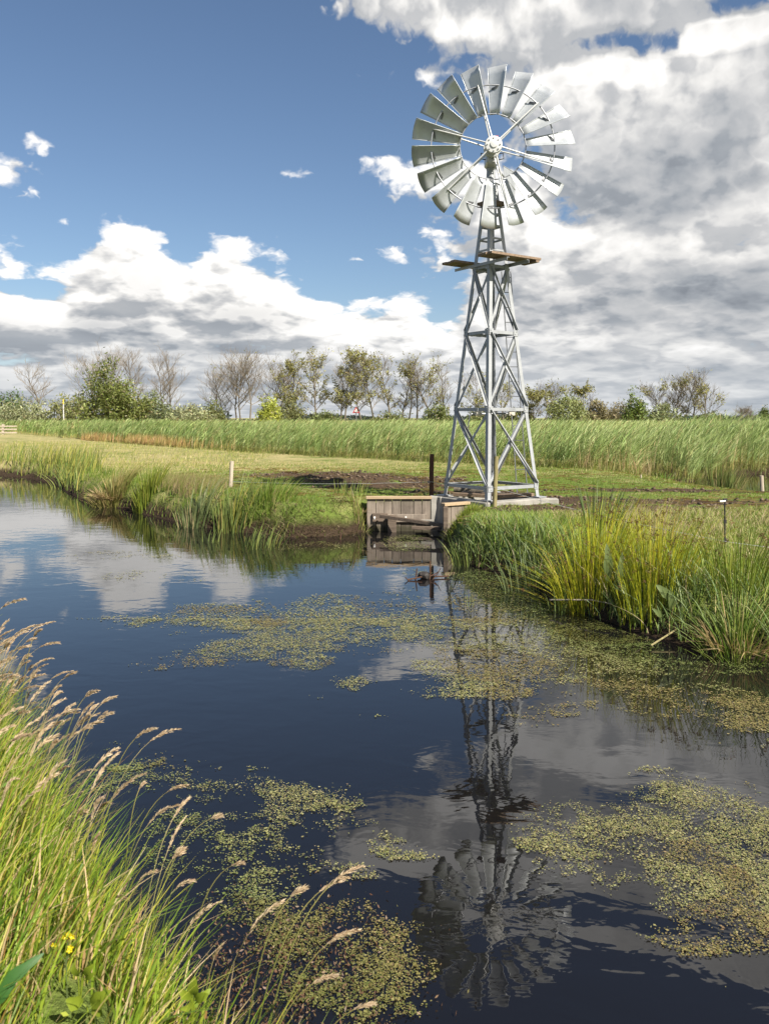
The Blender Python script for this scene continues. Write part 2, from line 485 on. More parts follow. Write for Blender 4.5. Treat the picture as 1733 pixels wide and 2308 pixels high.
DITCH = np.array([(9.0, 28.3), (10.5, 27.0), (12, 25.6), (14, 25.0), (24, 25), (40, 27), (40, 36), (24, 34), (15, 33.6), (12.6, 32), (11.4, 29.6), (10, 29)], float)

def sdist(x, y, poly):
    """signed distance to a polygon: negative inside (over the water)"""
    shp = x.shape; x, y = x.ravel(), y.ravel()
    d = np.full(x.shape, 1e9); inside = np.zeros(x.shape, bool)
    n = len(poly)
    for i in range(n):
        ax, ay = poly[i]; bx, by = poly[(i + 1) % n]
        ex, ey = bx - ax, by - ay
        t = np.clip(((x - ax) * ex + (y - ay) * ey) / (ex * ex + ey * ey), 0, 1)
        d = np.minimum(d, (x - ax - t * ex) ** 2 + (y - ay - t * ey) ** 2)
        c = ((ay > y) != (by > y)) & (x < ex * (y - ay) / (ey + 1e-12) + ax)
        inside ^= c
    d = np.sqrt(d); d[inside] *= -1
    return d.reshape(shp)

def sm(a, b, x):
    t = np.clip((x - a) / (b - a), 0, 1); return t * t * (3 - 2 * t)

def height(x, y, d=None, d2=None):
    x = np.asarray(x, float); y = np.asarray(y, float)
    if d is None: d = sdist(x, y, POND)
    if d2 is None: d2 = sdist(x, y, DITCH)
    weir = np.exp(-(((x - .5) / 1.5) ** 2 + ((y - 16.8) / .9) ** 2) ** 2)
    wid = .55 * (1 - weir) + .10 * weir
    plate = .60 + .05 * (fbm(x * .35, y * .35, 3) - .5) + .05 * (fbm(x * 1.7 + 9, y * 1.7, 3) - .5)
    plate = plate - .04 * sm(26, 34, y)
    near = sm(10.5, 12.5, y)               # the right bank is a little lower towards the camera
    plate = plate - .12 * (1 - near) * sm(0, 3, x)
    plate = plate - .50 * sm(6.5, 11, x) * sm(17, 25, y) * sm(37, 33, y)     # falls to the ditch
    # low spoil heap by the mill
    cl = (fbm(x * 2.6 + 3, y * 2.6, 4) - .5)
    plate = plate + .22 * cl * np.exp(-(((x + .8) / 3.0) ** 2 + ((y - 23) / 2.6) ** 2)) + .16 * cl * np.exp(-(((x - 4.4) / 2.6) ** 2 + ((y - 16) / 1.2) ** 2))
    plate = plate + .20 * np.exp(-(((x + .5) / 1.0) ** 2 + ((y - 21.6) / .7) ** 2)) * (.6 + .8 * fbm(x * 3, y * 3, 3))
    dd = d + .16 * (fbm(x * 1.4, y * 1.4, 4) - .5) * (1 - weir)
    z = -.12 + (plate + .12) * sm(-.12, 1, dd / wid) ** .8
    z = np.where(dd < -.12 * wid, -.12 + np.clip(dd + .12 * wid, -1.2, 0) * .5, z)
    z2 = -.4 + (z + .4) * sm(-.5, .6, d2)
    return np.where(d2 < .6, np.minimum(z, z2), z)

def axis(lo, a, b, hi, step, grow):
    m = list(np.arange(a, b + 1e-6, step)); s = step
    up = [m[-1]]
    while up[-1] < hi: s *= grow; up.append(up[-1] + s)
    s = step; dn = [m[0]]
    while dn[-1] > lo: s *= grow; dn.append(dn[-1] - s)
    return np.array(dn[:0:-1] + m + up[1:])

gx = axis(-5000, -9, 8, 5000, .085, 1.09); gy = axis(-40, 1.5, 22, 7000, .085, 1.07)
GX, GY = np.meshgrid(gx, gy)
GZ = height(GX, GY)
ny, nx = GX.shape
idx = np.arange(nx * ny).reshape(ny, nx)
Q = np.stack([idx[:-1, :-1], idx[:-1, 1:], idx[1:, 1:], idx[1:, :-1]], -1).reshape(-1, 4)

def ground_material():
    m, t, p = mat('meadow_soil')
    g = node(t, 'ShaderNodeNewGeometry'); P = g.outputs['Position']
    sp = node(t, 'ShaderNodeSeparateXYZ'); t.links.new(P, sp.inputs[0])
    x, y, z = (E(t, sp.outputs[i]) for i in range(3))
    big = noise(t, P, .35, 4, .6); mid = noise(t, P, 1.6, 5, .6); fine = noise(t, P, 22, 5, .7)
    green = mixc(t, fine.lin(.3, .7), (.085, .125, .025), (.17, .22, .05))
    dry = mixc(t, fine.lin(.3, .7), (.32, .26, .12), (.50, .42, .22))
    soil = mixc(t, fine.lin(.3, .7), (.045, .030, .019), (.115, .078, .05))
    dryness = (mid * .8 + big * .7 - .76) * 3.6 + y.ss(19, 30) * .55 + x.ss(0, -8) * .25
    c = mixc(t, dryness.clamp() * .85, green, dry)
    def spot(cx, cy, rx, ry):
        a = (x - cx) * (1 / rx); b = (y - cy) * (1 / ry)
        return (a * a + b * b)
    bare = None
    for s in ((-.1, 22.4, 2.5, 1.9), (-1.8, 24.6, 2.4, 1.3), (4.0, 15.6, 2.2, .7), (3.6, 17.3, 1.6, .8), (6.0, 16.8, 1.6, .6), (2.0, 18.9, 1.6, .5), (.4, 20.5, 2.2, .7), (5.9, 10.4, .7, .3), (6.6, 19.5, 2.5, .5)):
        k = spot(*s); k = (k * -.5 + 1.0).mx(0.0)
        bare = k if bare is None else bare.mx(k)
    bare = (bare + (mid - .5) * 2.4 + (fine - .5) * .9).ss(.40, .62)
    c = mixc(t, bare, c, soil)
    bank = (z + (mid - .5) * .25).ss(.42, .12)                         # bare peat on the cut bank
    c = mixc(t, bank, c, mixc(t, fine.lin(.3, .7), (.022, .015, .010), (.075, .052, .034)))
    t.links.new(c, p.inputs['Base Color']); p.inputs['Roughness'].default_value = .95
    p.inputs['Specular IOR Level'].default_value = .1
    b = node(t, 'ShaderNodeBump'); b.inputs['Strength'].default_value = 1.0; b.inputs['Distance'].default_value = .09
    put(t, b.inputs['Height'], fine * .6 + mid * .6); t.links.new(b.outputs[0], p.inputs['Normal'])
    return m
ground = np_mesh('ground', np.stack([GX.ravel(), GY.ravel(), GZ.ravel()], 1), Q, None, ground_material(), smooth=True)
tag(ground, kind='structure')

def water_material():
    m, t, p = mat('peat_water')
    g = node(t, 'ShaderNodeNewGeometry'); P = g.outputs['Position']
    p.inputs['Base Color'].default_value = (.006, .0055, .006, 1)
    p.inputs['Roughness'].default_value = .012; p.inputs['IOR'].default_value = 1.55
    mp = node(t, 'ShaderNodeMapping'); mp.inputs['Scale'].default_value = (1.0, 1.5, 1); mp.inputs['Rotation'].default_value = (0, 0, .25)
    t.links.new(P, mp.inputs[0])
    a = noise(t, mp.outputs[0], 2.4, 3, .5, .6); b = noise(t, mp.outputs[0], 9.0, 2, .5, .4); c = noise(t, mp.outputs[0], .35, 2, .5)
    bmp = node(t, 'ShaderNodeBump'); bmp.inputs['Strength'].default_value = 1.0; bmp.inputs['Distance'].default_value = .0030
    put(t, bmp.inputs['Height'], (a * .8 + b * .10) * (c.ss(.35, .65) * .7 + .35)); t.links.new(bmp.outputs[0], p.inputs['Normal'])
    return m
wm = MB(); wm.add([(-60, -40, 0), (60, -40, 0), (60, 60, 0), (-60, 60, 0)], [(0, 1, 2, 3)])
water = wm.build('water', water_material()); tag(water, kind='structure')
# ---------------------------------------------------------------- the windmill
TC = Vector((2.15, 16.78, 0)); BASE = .71
def half(z): return .965 - (z - BASE) * .1325          # half diagonal of the tower at height z
ANG0 = math.radians(-11)
def corner(k, z, extra=0.0):
    a = ANG0 - k * math.pi / 2                        # 0 right, 1 near, 2 left, 3 rear
    r = half(z) + extra
    return Vector((TC.x + r * math.cos(a), TC.y + r * math.sin(a), z))

mill = empty('windmill', (TC.x, TC.y, BASE), 'tall galvanised multi-blade water pumping windmill on a lattice steel tower', 'windmill')
TOP = 7.02
cm = MB(); cm.tube([(TC.x, TC.y, 6.86), (TC.x, TC.y, 7.0)], [.15, .13], 4); tower = cm.build('lattice_tower', M['tower'], mill)
def Lp(w, th): return [(0, 0), (w, 0), (w, th), (th, th), (th, w), (0, w)]
for k in range(4):
    p0, p1 = corner(k, BASE + .02), corner(k, TOP)
    a = (corner(k + 1, 2) - corner(k, 2)).normalized(); b = (corner(k - 1, 2) - corner(k, 2)).normalized()
    m = MB(); m.beam(p0, p1, Lp(.082, .010), a, b); m.box((p0.x, p0.y, BASE + .012), (.2, .2, .018), (a, b, Vector((0, 0, 1)))); m.build('leg', M['tower'], tower)
RINGS = [.97, 2.50, 4.03, 5.36]
def face_axes(k):
    n = ((corner(k, 2) + corner(k + 1, 2)) / 2 - Vector((TC.x, TC.y, 2))); n.z = 0
    return n.normalized()
for k in range(4):
    n = face_axes(k)
    for i, z in enumerate(RINGS):
        p, q = corner(k, z), corner(k + 1, z); d = (q - p).normalized()
        m = MB(); m.beam(p + d * .002 + n * .003, q - d * .002 + n * .003, Lp(.062, .007), Vector((0, 0, -1)), n * -1)
        for e_, sg_ in ((p, 1), (q, -1)):
            m.box(e_ + d * (.05 * sg_) + n * .016 + Vector((0, 0, -.03)), (.11, .006, .12), (d, n, Vector((0, 0, 1))))
            for bx, bz in ((.03, .0), (.07, -.05)):
                c_ = e_ + d * (bx * sg_) + Vector((0, 0, bz)) + n * .018; m.tube([c_, c_ + n * .012], .010, 6)
        m.build('girt', M['tower'], tower)
    for i in range(3):
        z0, z1 = RINGS[i], RINGS[i + 1]
        for s in (0, 1):
            p, q = (corner(k, z0), corner(k + 1, z1)) if s == 0 else (corner(k + 1, z0), corner(k, z1))
            d = (q - p).normalized(); w = d.cross(n).normalized()
            o = .011 if s == 0 else -.022
            m = MB(); m.beam(p + d * .04 + n * o, q - d * .05 + n * o, Lp(.048, .006), w, n * (1 if s == 0 else -1))
            m.build('brace', M['tower'], tower)
    for z in (5.68, 5.92, 6.18, 6.42):
        p, q = corner(k, z), corner(k + 1, z)
        m = MB(); m.beam(p + n * .003, q + n * .003, [(0, 0), (.034, 0), (.034, -.03), (0, -.03)], Vector((0, 0, -1)), n)
        m.build('girt', M['tower'], tower)
    # bolted gusset plates on the legs
# pump rod and casing in the middle
m = MB(); m.tube([(TC.x, TC.y, .3), (TC.x, TC.y, 6.9)], .018, 8); m.build('pump_rod', M['rod'], mill)
m = MB(); m.tube([(TC.x + .07, TC.y - .05, .6), (TC.x + .07, TC.y - .05, 4.6)], .012, 6); m.build('pull_rod', M['rim'], mill)
# mast head
m = MB(); m.tube([(TC.x, TC.y, 6.5), (TC.x, TC.y, 7.0), (TC.x, TC.y, 7.02), (TC.x, TC.y, 7.3), (TC.x, TC.y, 7.42)], [.06, .075, .10, .085, .12], 16)
for k in range(4): 
    c = corner(k, 6.98); m.beam(c, (TC.x, TC.y, 6.99), [(-.012, -.02), (.012, -.02), (.012, .02), (-.012, .02)], Vector((-(c.y - TC.y), c.x - TC.x, 0)).normalized(), Vector((0, 0, 1)))
mast = m.build('mast_head', M['tower'], mill, smooth=False)
HUB = Vector((2.122, 16.25, 7.62))
m = MB(); m.box((TC.x - .01, 16.63, 7.5), (.24, .42, .3)); m.box((TC.x - .01, 16.7, 7.68), (.16, .3, .1))
gear = m.build('gearbox', M['hub'], mill, bevel=.03)
for sx in (-1, 1):
    m = MB(); x = TC.x - .01 + sx * .13
    m.tube([(x, 16.5, 7.56), (x + sx * .09, 16.5, 7.57), (x + sx * .10, 16.5, 7.46), (x, 16.5, 7.44)], .011, 6); m.build('handle', M['black'], gear)
# wooden guide blocks under the head
for k in range(4):
    n = face_axes(k); c = Vector((TC.x, TC.y, 6.62)) + n * .17; d = Vector((-n.y, n.x, 0))
    m = MB(); m.box(c, (.40, .05, .09), (d, n, Vector((0, 0, 1)))); m.build('guide_board', M['deck_wood'], mill)
# rotor
def pol(r, a, y=0.0): return Vector((HUB.x + r * math.cos(a), HUB.y + y, HUB.z + r * math.sin(a)))
m = MB()
for r, rr in ((.645, .011), (1.21, .013)):
    N = 96; pts = [pol(r, 2 * math.pi * i / N) for i in range(N + 1)]; m.tube(pts, rr, 6, cap=False)
rotor = m.build('rotor', M['rim'], mill, smooth=True)
PITCH = math.radians(34)
for i in range(18):
    a = math.radians(90.0 - 3.0) + i * math.radians(20)
    rad = Vector((math.cos(a), 0, math.sin(a))); tan = Vector((math.sin(a), 0, -math.cos(a)))      # clockwise seen from the front
    fw = Vector((0, -1, 0))
    ch = tan * math.cos(PITCH) + fw * math.sin(PITCH); nf = fw * math.cos(PITCH) - tan * math.sin(PITCH)
    nu, nv = 12, 6; vs = []; fs = []
    for side in (0, 1):
        for v in range(nv + 1):
            r = .635 + (1.60 - .635) * v / nv; c = .205 + (.415 - .205) * v / nv
            for u in range(nu + 1):
                s = u / nu * 2 - 1
                p = HUB + rad * (r - .02 * s * s * (v / nv)) + ch * (s * c / 2) - nf * (.085 * c * (1 - s * s) + side * .0035)
                vs.append(p)
    W = nu + 1; O = W * (nv + 1)
    for v in range(nv):
        for u in range(nu):
            q = v * W + u
            fs.append((q, q + 1, q + W + 1, q + W)); fs.append((O + q, O + q + W, O + q + W + 1, O + q + 1))
    for v in range(nv):
        for u in (0, nu):
            q = v * W + u; fs.append((q, q + W, O + q + W, O + q) if u == 0 else (q + W, q, O + q, O + q + W))
    for u in range(nu):
        for v in (0, nv):
            q = v * W + u; fs.append((q + 1, q, O + q, O + q + 1) if v == 0 else (q, q + 1, O + q + 1, O + q))
    m = MB(); m.add(vs, fs)
    for u in (0, nu): m.tube([vs[v * W + u] for v in range(nv + 1)], .0065, 6)
    bl = m.build('blade', M['blade'], rotor, smooth=True)
    # bracket strap from the outer ring across the sheet
    c12 = .205 + .21 * (1.19 - .635) / .965
    pts = []
    for s in (.12, -.25, -.62):
        p = HUB + rad * (1.185 - (.12 - s) * .05) + ch * (s * c12 / 2) - nf * (.085 * c12 * (1 - s * s)) + nf * .012
        pts.append(p)
    m = MB()
    for p, q in zip(pts[:-1], pts[1:]):
        d = (q - p).normalized(); m.beam(p, q, [(-.018, -.006), (.018, -.006), (.018, .006), (-.018, .006)], rad, d.cross(rad).normalized())
    m.build('bracket', M['rod'], rotor)
for i in range(6):
    a = math.radians(104 - 60 * i)
    for y in (-.13, .13):
        m = MB(); m.tube([pol(.12, a, y), pol(1.23, a, y * .22)], .0145, 8); m.build('spoke', M['hub'], rotor)
m = MB()
yy = [-.19, -.185, -.165, -.155, -.10, -.09, .08, .09, .15, .16, .32]
rr = [.02, .07, .075, .165, .175, .115, .115, .17, .17, .07, .07]
m.tube([(HUB.x, HUB.y + y, HUB.z) for y in yy], rr, 32)
for j in range(8):
    a = 2 * math.pi * j / 8; m.tube([pol(.125, a, -.15), pol(.125, a, -.185)], .014, 6)
hub = m.build('hub', M['hub'], rotor)
m = MB(); m.box((HUB.x + .06, HUB.y - .09, HUB.z + .168), (.06, .06, .014)); m.build('oil_cap', M['red'], rotor)
# folded tail
m = MB(); q = [at(1134, 374, 17.35), at(1160, 390, 18.75), at(1158, 497, 18.75), at(1137, 452, 17.35)]
n = (q[1] - q[0]).cross(q[3] - q[0]).normalized() * .004
m.add([p + n for p in q] + [p - n for p in q], [(0, 1, 2, 3), (7, 6, 5, 4), (0, 4, 5, 1), (1, 5, 6, 2), (2, 6, 7, 3), (3, 7, 4, 0)])
tail = m.build('tail_vane', M['blade'], mill)
m = MB(); m.tube([(TC.x + .05, 16.85, 7.45), q[0].lerp(q[3], .3), q[1].lerp(q[2], .35)], .02, 8); m.tube([(TC.x, 16.8, 7.1), q[0].lerp(q[3], .6)], .014, 8)
for e0, e1 in ((q[0], q[1]), (q[1], q[2])): m.tube([e0, e1], .011, 6)
m.build('tail_boom', M['tower'], mill)
# platform: two plank decks on angle bearers
n0 = face_axes(0); d0 = Vector((-n0.y, n0.x, 0))
n0 = n0 if n0.y < 0 else -n0
PZ = 5.44
bearer = MB()
for s in (-1, 1):
    c = Vector((TC.x, TC.y, PZ - .035)) + d0 * (s * (half(PZ) * .7071 + .05))
    bearer.beam(c - n0 * .80, c + n0 * .80, Lp(.06, .007), Vector((0, 0, -1)), d0 * -s)
plat = bearer.build('platform', M['tower'], mill)
for s in (1, -1):
    for j in range(3):
        c = Vector((TC.x, TC.y, PZ + .026)) + n0 * (s * (.40 + .145 * j)) + d0 * ((.02, -.015, .01)[j] * s)
        m = MB(); m.box(c, (1.30, .138, .048), (d0, n0, Vector((0, 0, 1)))); m.build('plank', M['deck_wood'], plat, bevel=.004)
    m = MB(); m.box(Vector((TC.x, TC.y, PZ - .024)) + n0 * (s * .55) + d0 * .56, (.09, .42, .045), (d0, n0, Vector((0, 0, 1)))); m.build('batten', M['deck_wood'], plat)
# ladder on the back right face
lad = MB(); e = []
for px_b, px_t in ((1165, 1130), (1188, 1150)):
    p0 = at(px_b, 1088, 17.25); p0.z = .74
    p1 = at(px_t, 600, 16.98); p1.z = 5.3
    e.append((p0, p1)); lad.tube([p0, p1], .0115, 6)
ladder = lad.build('ladder', M['rim'], mill)
for i in range(15):
    t = (i + .6) / 15; m = MB(); m.tube([e[0][0].lerp(e[0][1], t), e[1][0].lerp(e[1][1], t)], .008, 6); m.build('rung', M['rod'], ladder)
# brake winch: shaft in two bearing blocks under the second girt, crank at its end
pL, pR = at(1077, 932, 16.35), at(1153, 932, 16.42)
m = MB(); m.tube([at(1062, 933, 16.34), pR], .017, 8)
win = m.build('brake_shaft', M['rim'], mill)
for p in (pL, pR):
    m = MB(); m.box(p, (.115, .09, .085)); m.tube([p + Vector((0, -.05, 0)), p + Vector((0, -.06, 0))], .03, 10); m.build('bearing_block', M['ceramic'], win, bevel=.008)
    m = MB(); m.box(p + Vector((0, 0, .075)), (.13, .12, .06)); m.build('hanger', M['tower'], win)
m = MB(); c = at(1062, 933, 16.34); m.tube([c, c + Vector((-.035, -.03, -.02)), c + Vector((-.07, -.05, -.26)), c + Vector((-.16, -.05, -.27))], .011, 6); m.build('crank_handle', M['rod'], win)

# ---------------------------------------------------------------- foundation and weir
fd = [corner(k, .70, .0) for k in range(4)]
m = MB()
for k in range(4):
    p, q = corner(k, .60), corner(k + 1, .60); d = (q - p).normalized()
    off = .001 * k
    m.box((p + q) / 2 + Vector((0, 0, -.25 + off)), ((q - p).length + .30, .26, .70), (d, Vector((-d.y, d.x, 0)), Vector((0, 0, 1))))
m.box((1.09, 17.02, .30), (.31, .30, .805))
m.box((3.27, 16.62, .33), (.40, .22, .72))
found = m.build('concrete_foundation', M['concrete'], None, bevel=.018)
tag(found, 'pale concrete ring beam under the feet of the windmill', 'foundation')
def lumber(name, p, q, w, h, mt, label, cat, roll=0.0, group=None):
    p, q = Vector(p), Vector(q); d = (q - p).normalized(); s = Vector((-d.y, d.x, 0)).normalized(); u = d.cross(s) * -1
    m = MB(); m.box((p + q) / 2, ((q - p).length, w, h), (d, s, s.cross(d) * -1)); o = m.build(name, mt, None, bevel=.004)
    return tag(o, label, cat, group)
g1 = 'loose timber under the mill'
lumber('timber_beam', (1.42, 17.02, .735), (2.05, 16.62, .735), .10, .07, M['deck_wood'], 'reddish beam lying on the concrete beside the left foot of the windmill', 'beam', 0, g1)
lumber('timber_beam', (1.62, 17.28, .735), (2.55, 16.75, .735), .12, .07, M['dark_wood'], 'dark beam lying across the middle of the mill foundation', 'beam', 0, g1)
lumber('timber_beam', (2.25, 16.42, .745), (3.0, 16.84, .745), .13, .06, M['deck_wood'], 'reddish board lying between the near foot and the right foot of the windmill', 'beam', 0, g1)
m = MB(); m.tube([(1.50, 17.72, .77), (1.85, 17.55, .775), (2.2, 17.38, .77)], [.07, .065, .06], 12)
tag(m.build('wooden_log', M['bark'], None), 'round brown log lying behind the left foot of the windmill', 'log')

# left timber wall of the inlet
lw = empty('timber_retaining_wall', (.27, 16.86, 0), 'weathered plank retaining wall facing the pond with a pale top rail', 'wall'); lw['kind'] = 'thing'
x0, x1 = -.36, .93
m = MB(); x = x0; ws = [.18, .16, .155, .165, .25, .165, .16]; sc = (x1 - x0) / sum(ws)
for w in ws:
    w *= sc; m.box((x + w / 2, 16.85 + random.uniform(-.006, .006), .135), (w - .009, .05, 1.03)); x += w
m.build('plank_face', M['old_wood'], lw, bevel=.004)
m = MB(); m.box(((x0 + x1) / 2 + .005, 16.845, .682), (1.33, .13, .055)); m.build('top_rail', M['new_wood'], lw, bevel=.005)
m = MB(); m.box((-.09, 16.79, .285), (.31, .05, .17)); m.build('waling_board', M['dark_wood'], lw, bevel=.005)
m = MB(); m.box((.46, 16.792, .27), (.80, .045, .16)); m.build('waling_board', M['old_wood'], lw, bevel=.005)
m = MB(); m.box((.15, 16.72, .11), (.17, .13, .46)); m.build('strut_post', M['dark_wood'], lw, bevel=.006)
for x in (-.2, .05, .43):
    m = MB(); m.tube([(x, 16.768, .29), (x, 16.752, .29)], .02, 8); m.tube([(x, 16.755, .26), (x, 16.75, .26)], .011, 6); m.build('bolt', M['white'], lw)
m = MB(); m.box((.86, 16.74, .21), (.26, .09, .07)); m.build('sill_block', M['concrete'], lw, bevel=.006)
# right timber wall of the inlet
rw = empty('timber_wing_wall', (1.15, 15.78, 0), 'short timber wing wall with pale cap running from the water to the mill', 'wall'); rw['kind'] = 'thing'
d = Vector((.78, .50, 0)).normalized(); s = Vector((-d.y, d.x, 0))
m = MB()
for j in range(6): 
    c = Vector((1.15, 15.78, .15)) + d * (.05 + .155 * j); m.box(c + s * random.uniform(-.004, .004), (.148, .05, .95), (d, s, Vector((0, 0, 1))))
m.build('plank_face', M['old_wood'], rw, bevel=.004)
m = MB(); m.box(Vector((1.15, 15.78, .652)) + d * .46, (1.02, .13, .055), (d, s, Vector((0, 0, 1)))); m.build('top_rail', M['new_wood'], rw, bevel=.005)
m = MB(); m.box((1.155, 15.72, .10), (.09, .09, 1.04)); m.build('end_post', M['dark_wood'], rw, bevel=.008)
lumber('timber_strut', at(858, 1163, 16.62), at(1001, 1184, 15.86), .10, .065, M['dark_wood'], 'dark timber strut spanning the inlet just above the water', 'beam')
lumber('timber_sill', (.55, 16.62, .10), (1.12, 16.5, .10), .14, .06, M['dark_wood'], 'dark timber sill low in the mouth of the inlet', 'beam')

# ---------------------------------------------------------------- fence
def gz(x, y): return float(height(np.array([x]), np.array([y]))[0])
gF = 'posts of the wire fence'
def round_post(x, y, top, r, mt, label, lean=(0, 0)):
    b = gz(x, y) - .25; m = MB(); N = 7
    pts = [(x + lean[0] * i / N + random.uniform(-.003, .003), y + lean[1] * i / N, b + (top - b) * i / N) for i in range(N + 1)]
    m.tube(pts, [r * random.uniform(.95, 1.05) * (1 - .06 * i / N) for i in range(N + 1)], 14)
    o = m.build('fence_post', mt, None, smooth=False); return tag(o, label, 'post', gF)
round_post(-3.80, 20.4, 1.235, .052, M['pale_post'], 'pale silvered fence post standing alone on the far bank', (.05, 0))
bpost = round_post(.97, 17.32, 1.545, .048, M['brown_post'], 'dark brown fence post behind the corner of the plank wall', (.02, 0))
round_post(2.06, 15.62, 1.575, .042, M['olive_post'], 'olive stained fence post in front of the near leg of the windmill', (.05, .02))
m = MB(); W0, W1, W2, W3, W4 = Vector((-3.75, 20.34, .74)), Vector((.98, 17.26, .97)), Vector((2.08, 15.57, .99)), Vector((4.18, 10.2, .78)), Vector((7.2, 8.2, .72))
for p, q in ((W0, W1), (W1, W2), (W2, W3), (W3, W4)):
    m.tube([p.lerp(q, t) + Vector((0, 0, -.05 * math.sin(math.pi * t))) for t in np.linspace(0, 1, 9)], .0035, 5)
tag(m.build('fence_wire', M['white_rope'], None), 'thin white electric fence wire strung between the posts', 'wire')
m = MB(); m.box((.92, 17.2, .965), (.05, .05, .035)); tag(m.build('insulator', M['black'], bpost), None, None)
st = empty('electric_fence_stake', (4.20, 10.25, gz(4.2, 10.25)), 'thin black plastic stake with insulators in the right meadow', 'fence stake')
m = MB(); m.tube([(4.20, 10.25, .3), (4.205, 10.25, .9), (4.20, 10.25, 1.30)], .0095, 8); m.build('rod', M['black'], st)
for z in (1.29, 1.02, .79):
    m = MB(); m.box((4.20, 10.235, z), (.045 if z > 1.1 else .03, .03, .03 if z > 1.1 else .045)); m.build('insulator', M['black'], st)
m = MB(); m.tube([(4.13, 10.22, 1.27), (4.20, 10.22, 1.275)], .011, 6); m.build('hook', M['white'], st)
m = MB(); m.tube([at(1717, 1110, 25.6), at(1715, 1072, 25.6)], .055, 10); tag(m.build('fence_post', M['pale_post'], None), 'short grey post standing in the ditch water by the reeds', 'post', gF)
m = MB(); m.tube([at(1444, 1088, 23.5) , at(1444, 1070, 23.5)], .022, 8); tag(m.build('fence_post', M['pale_post'], None), 'small pale marker peg in the grass before the reeds', 'post', gF)
# wooden gate at the far left
gt = empty('field_gate', at(5, 974, 88), 'grey wooden field gate far off at the edge of the reeds', 'gate')
c = at(8, 974, 88); c.z = .55
m = MB(); m.box((c.x, c.y, 1.0), (.22, .22, 1.3)); m.build('gate_post', M['pale_post'], gt)
for z in (.75, 1.1, 1.42):
    m = MB(); m.box((c.x - .2, c.y - .13, z), (3.4, .05, .14)); m.build('rail', M['pale_post'], gt)
# road sign and pole beyond the reeds
sg = empty('warning_sign', at(803, 950, 118), 'red bordered triangular warning sign on a post before the trees', 'road sign')
c = at(803, 926, 118)
m = MB(); m.tube([(c.x, c.y + .06, .4), (c.x, c.y + .06, c.z + .2)], .06, 8); m.build('post', M['rim'], sg)
def tri(c, r, y, th):
    vs = []
    for yy_ in (y, y + th):
        for a in (90, 210, 330): vs.append((c.x + r * math.cos(math.radians(a)), c.y + yy_, c.z + r * math.sin(math.radians(a))))
    return vs, [(0, 1, 2), (5, 4, 3), (0, 3, 4, 1), (1, 4, 5, 2), (2, 5, 3, 0)]
m = MB(); m.add(*tri(c, .62, -.02, .03)); m.build('border', M['red'], sg)
m = MB(); m.add(*tri(c, .36, -.03, .008)); m.build('panel', M['white'], sg)
m = MB(); m.box((c.x, c.y - .036, c.z - .02), (.07, .006, .22)); m.build('symbol', M['black'], sg)
pl = empty('marker_pole', at(145, 950, 105), 'pale upright pole with yellow top before the left bushes', 'pole')
m = MB(); c = at(145, 950, 105); m.tube([(c.x, c.y, .4), (c.x - .08, c.y, 2.3 + .032 * 105 * .53)], .075, 8); m.build('shaft', M['white_rope'], pl)
m = MB(); c2 = at(143, 906, 105); m.tube([(c.x - .08, c.y, 2.3 + 1.75), (c.x - .09, c.y, 2.3 + 2.35)], .078, 8); m.build('top_band', M['yellow'], pl)
# ---------------------------------------------------------------- trees and bushes beyond the reeds
def leaf_quads(C, size, col, squash=.75):
    """one crossed, randomly turned leaf spray for each centre"""
    n = len(C)
    a = rng.normal(size=(n, 3)); a /= np.linalg.norm(a, axis=1)[:, None]
    b = rng.normal(size=(n, 3)); b -= a * (a * b).sum(1)[:, None]; b /= np.linalg.norm(b, axis=1)[:, None]
    s = (size * (.6 + .8 * rng.random(n)))[:, None] if not np.isscalar(size) else (size * (.6 + .8 * rng.random(n)))[:, None]
    a = a * s; b = b * s * squash * .6
    V = np.stack([C - a, C + b * .8 - a * .1, C + a, C - b * .8 + a * .1], 1).reshape(-1, 3)
    Q = (np.arange(n) * 4)[:, None] + np.arange(4)[None, :]
    return V, Q, np.repeat(col, 4, 0)

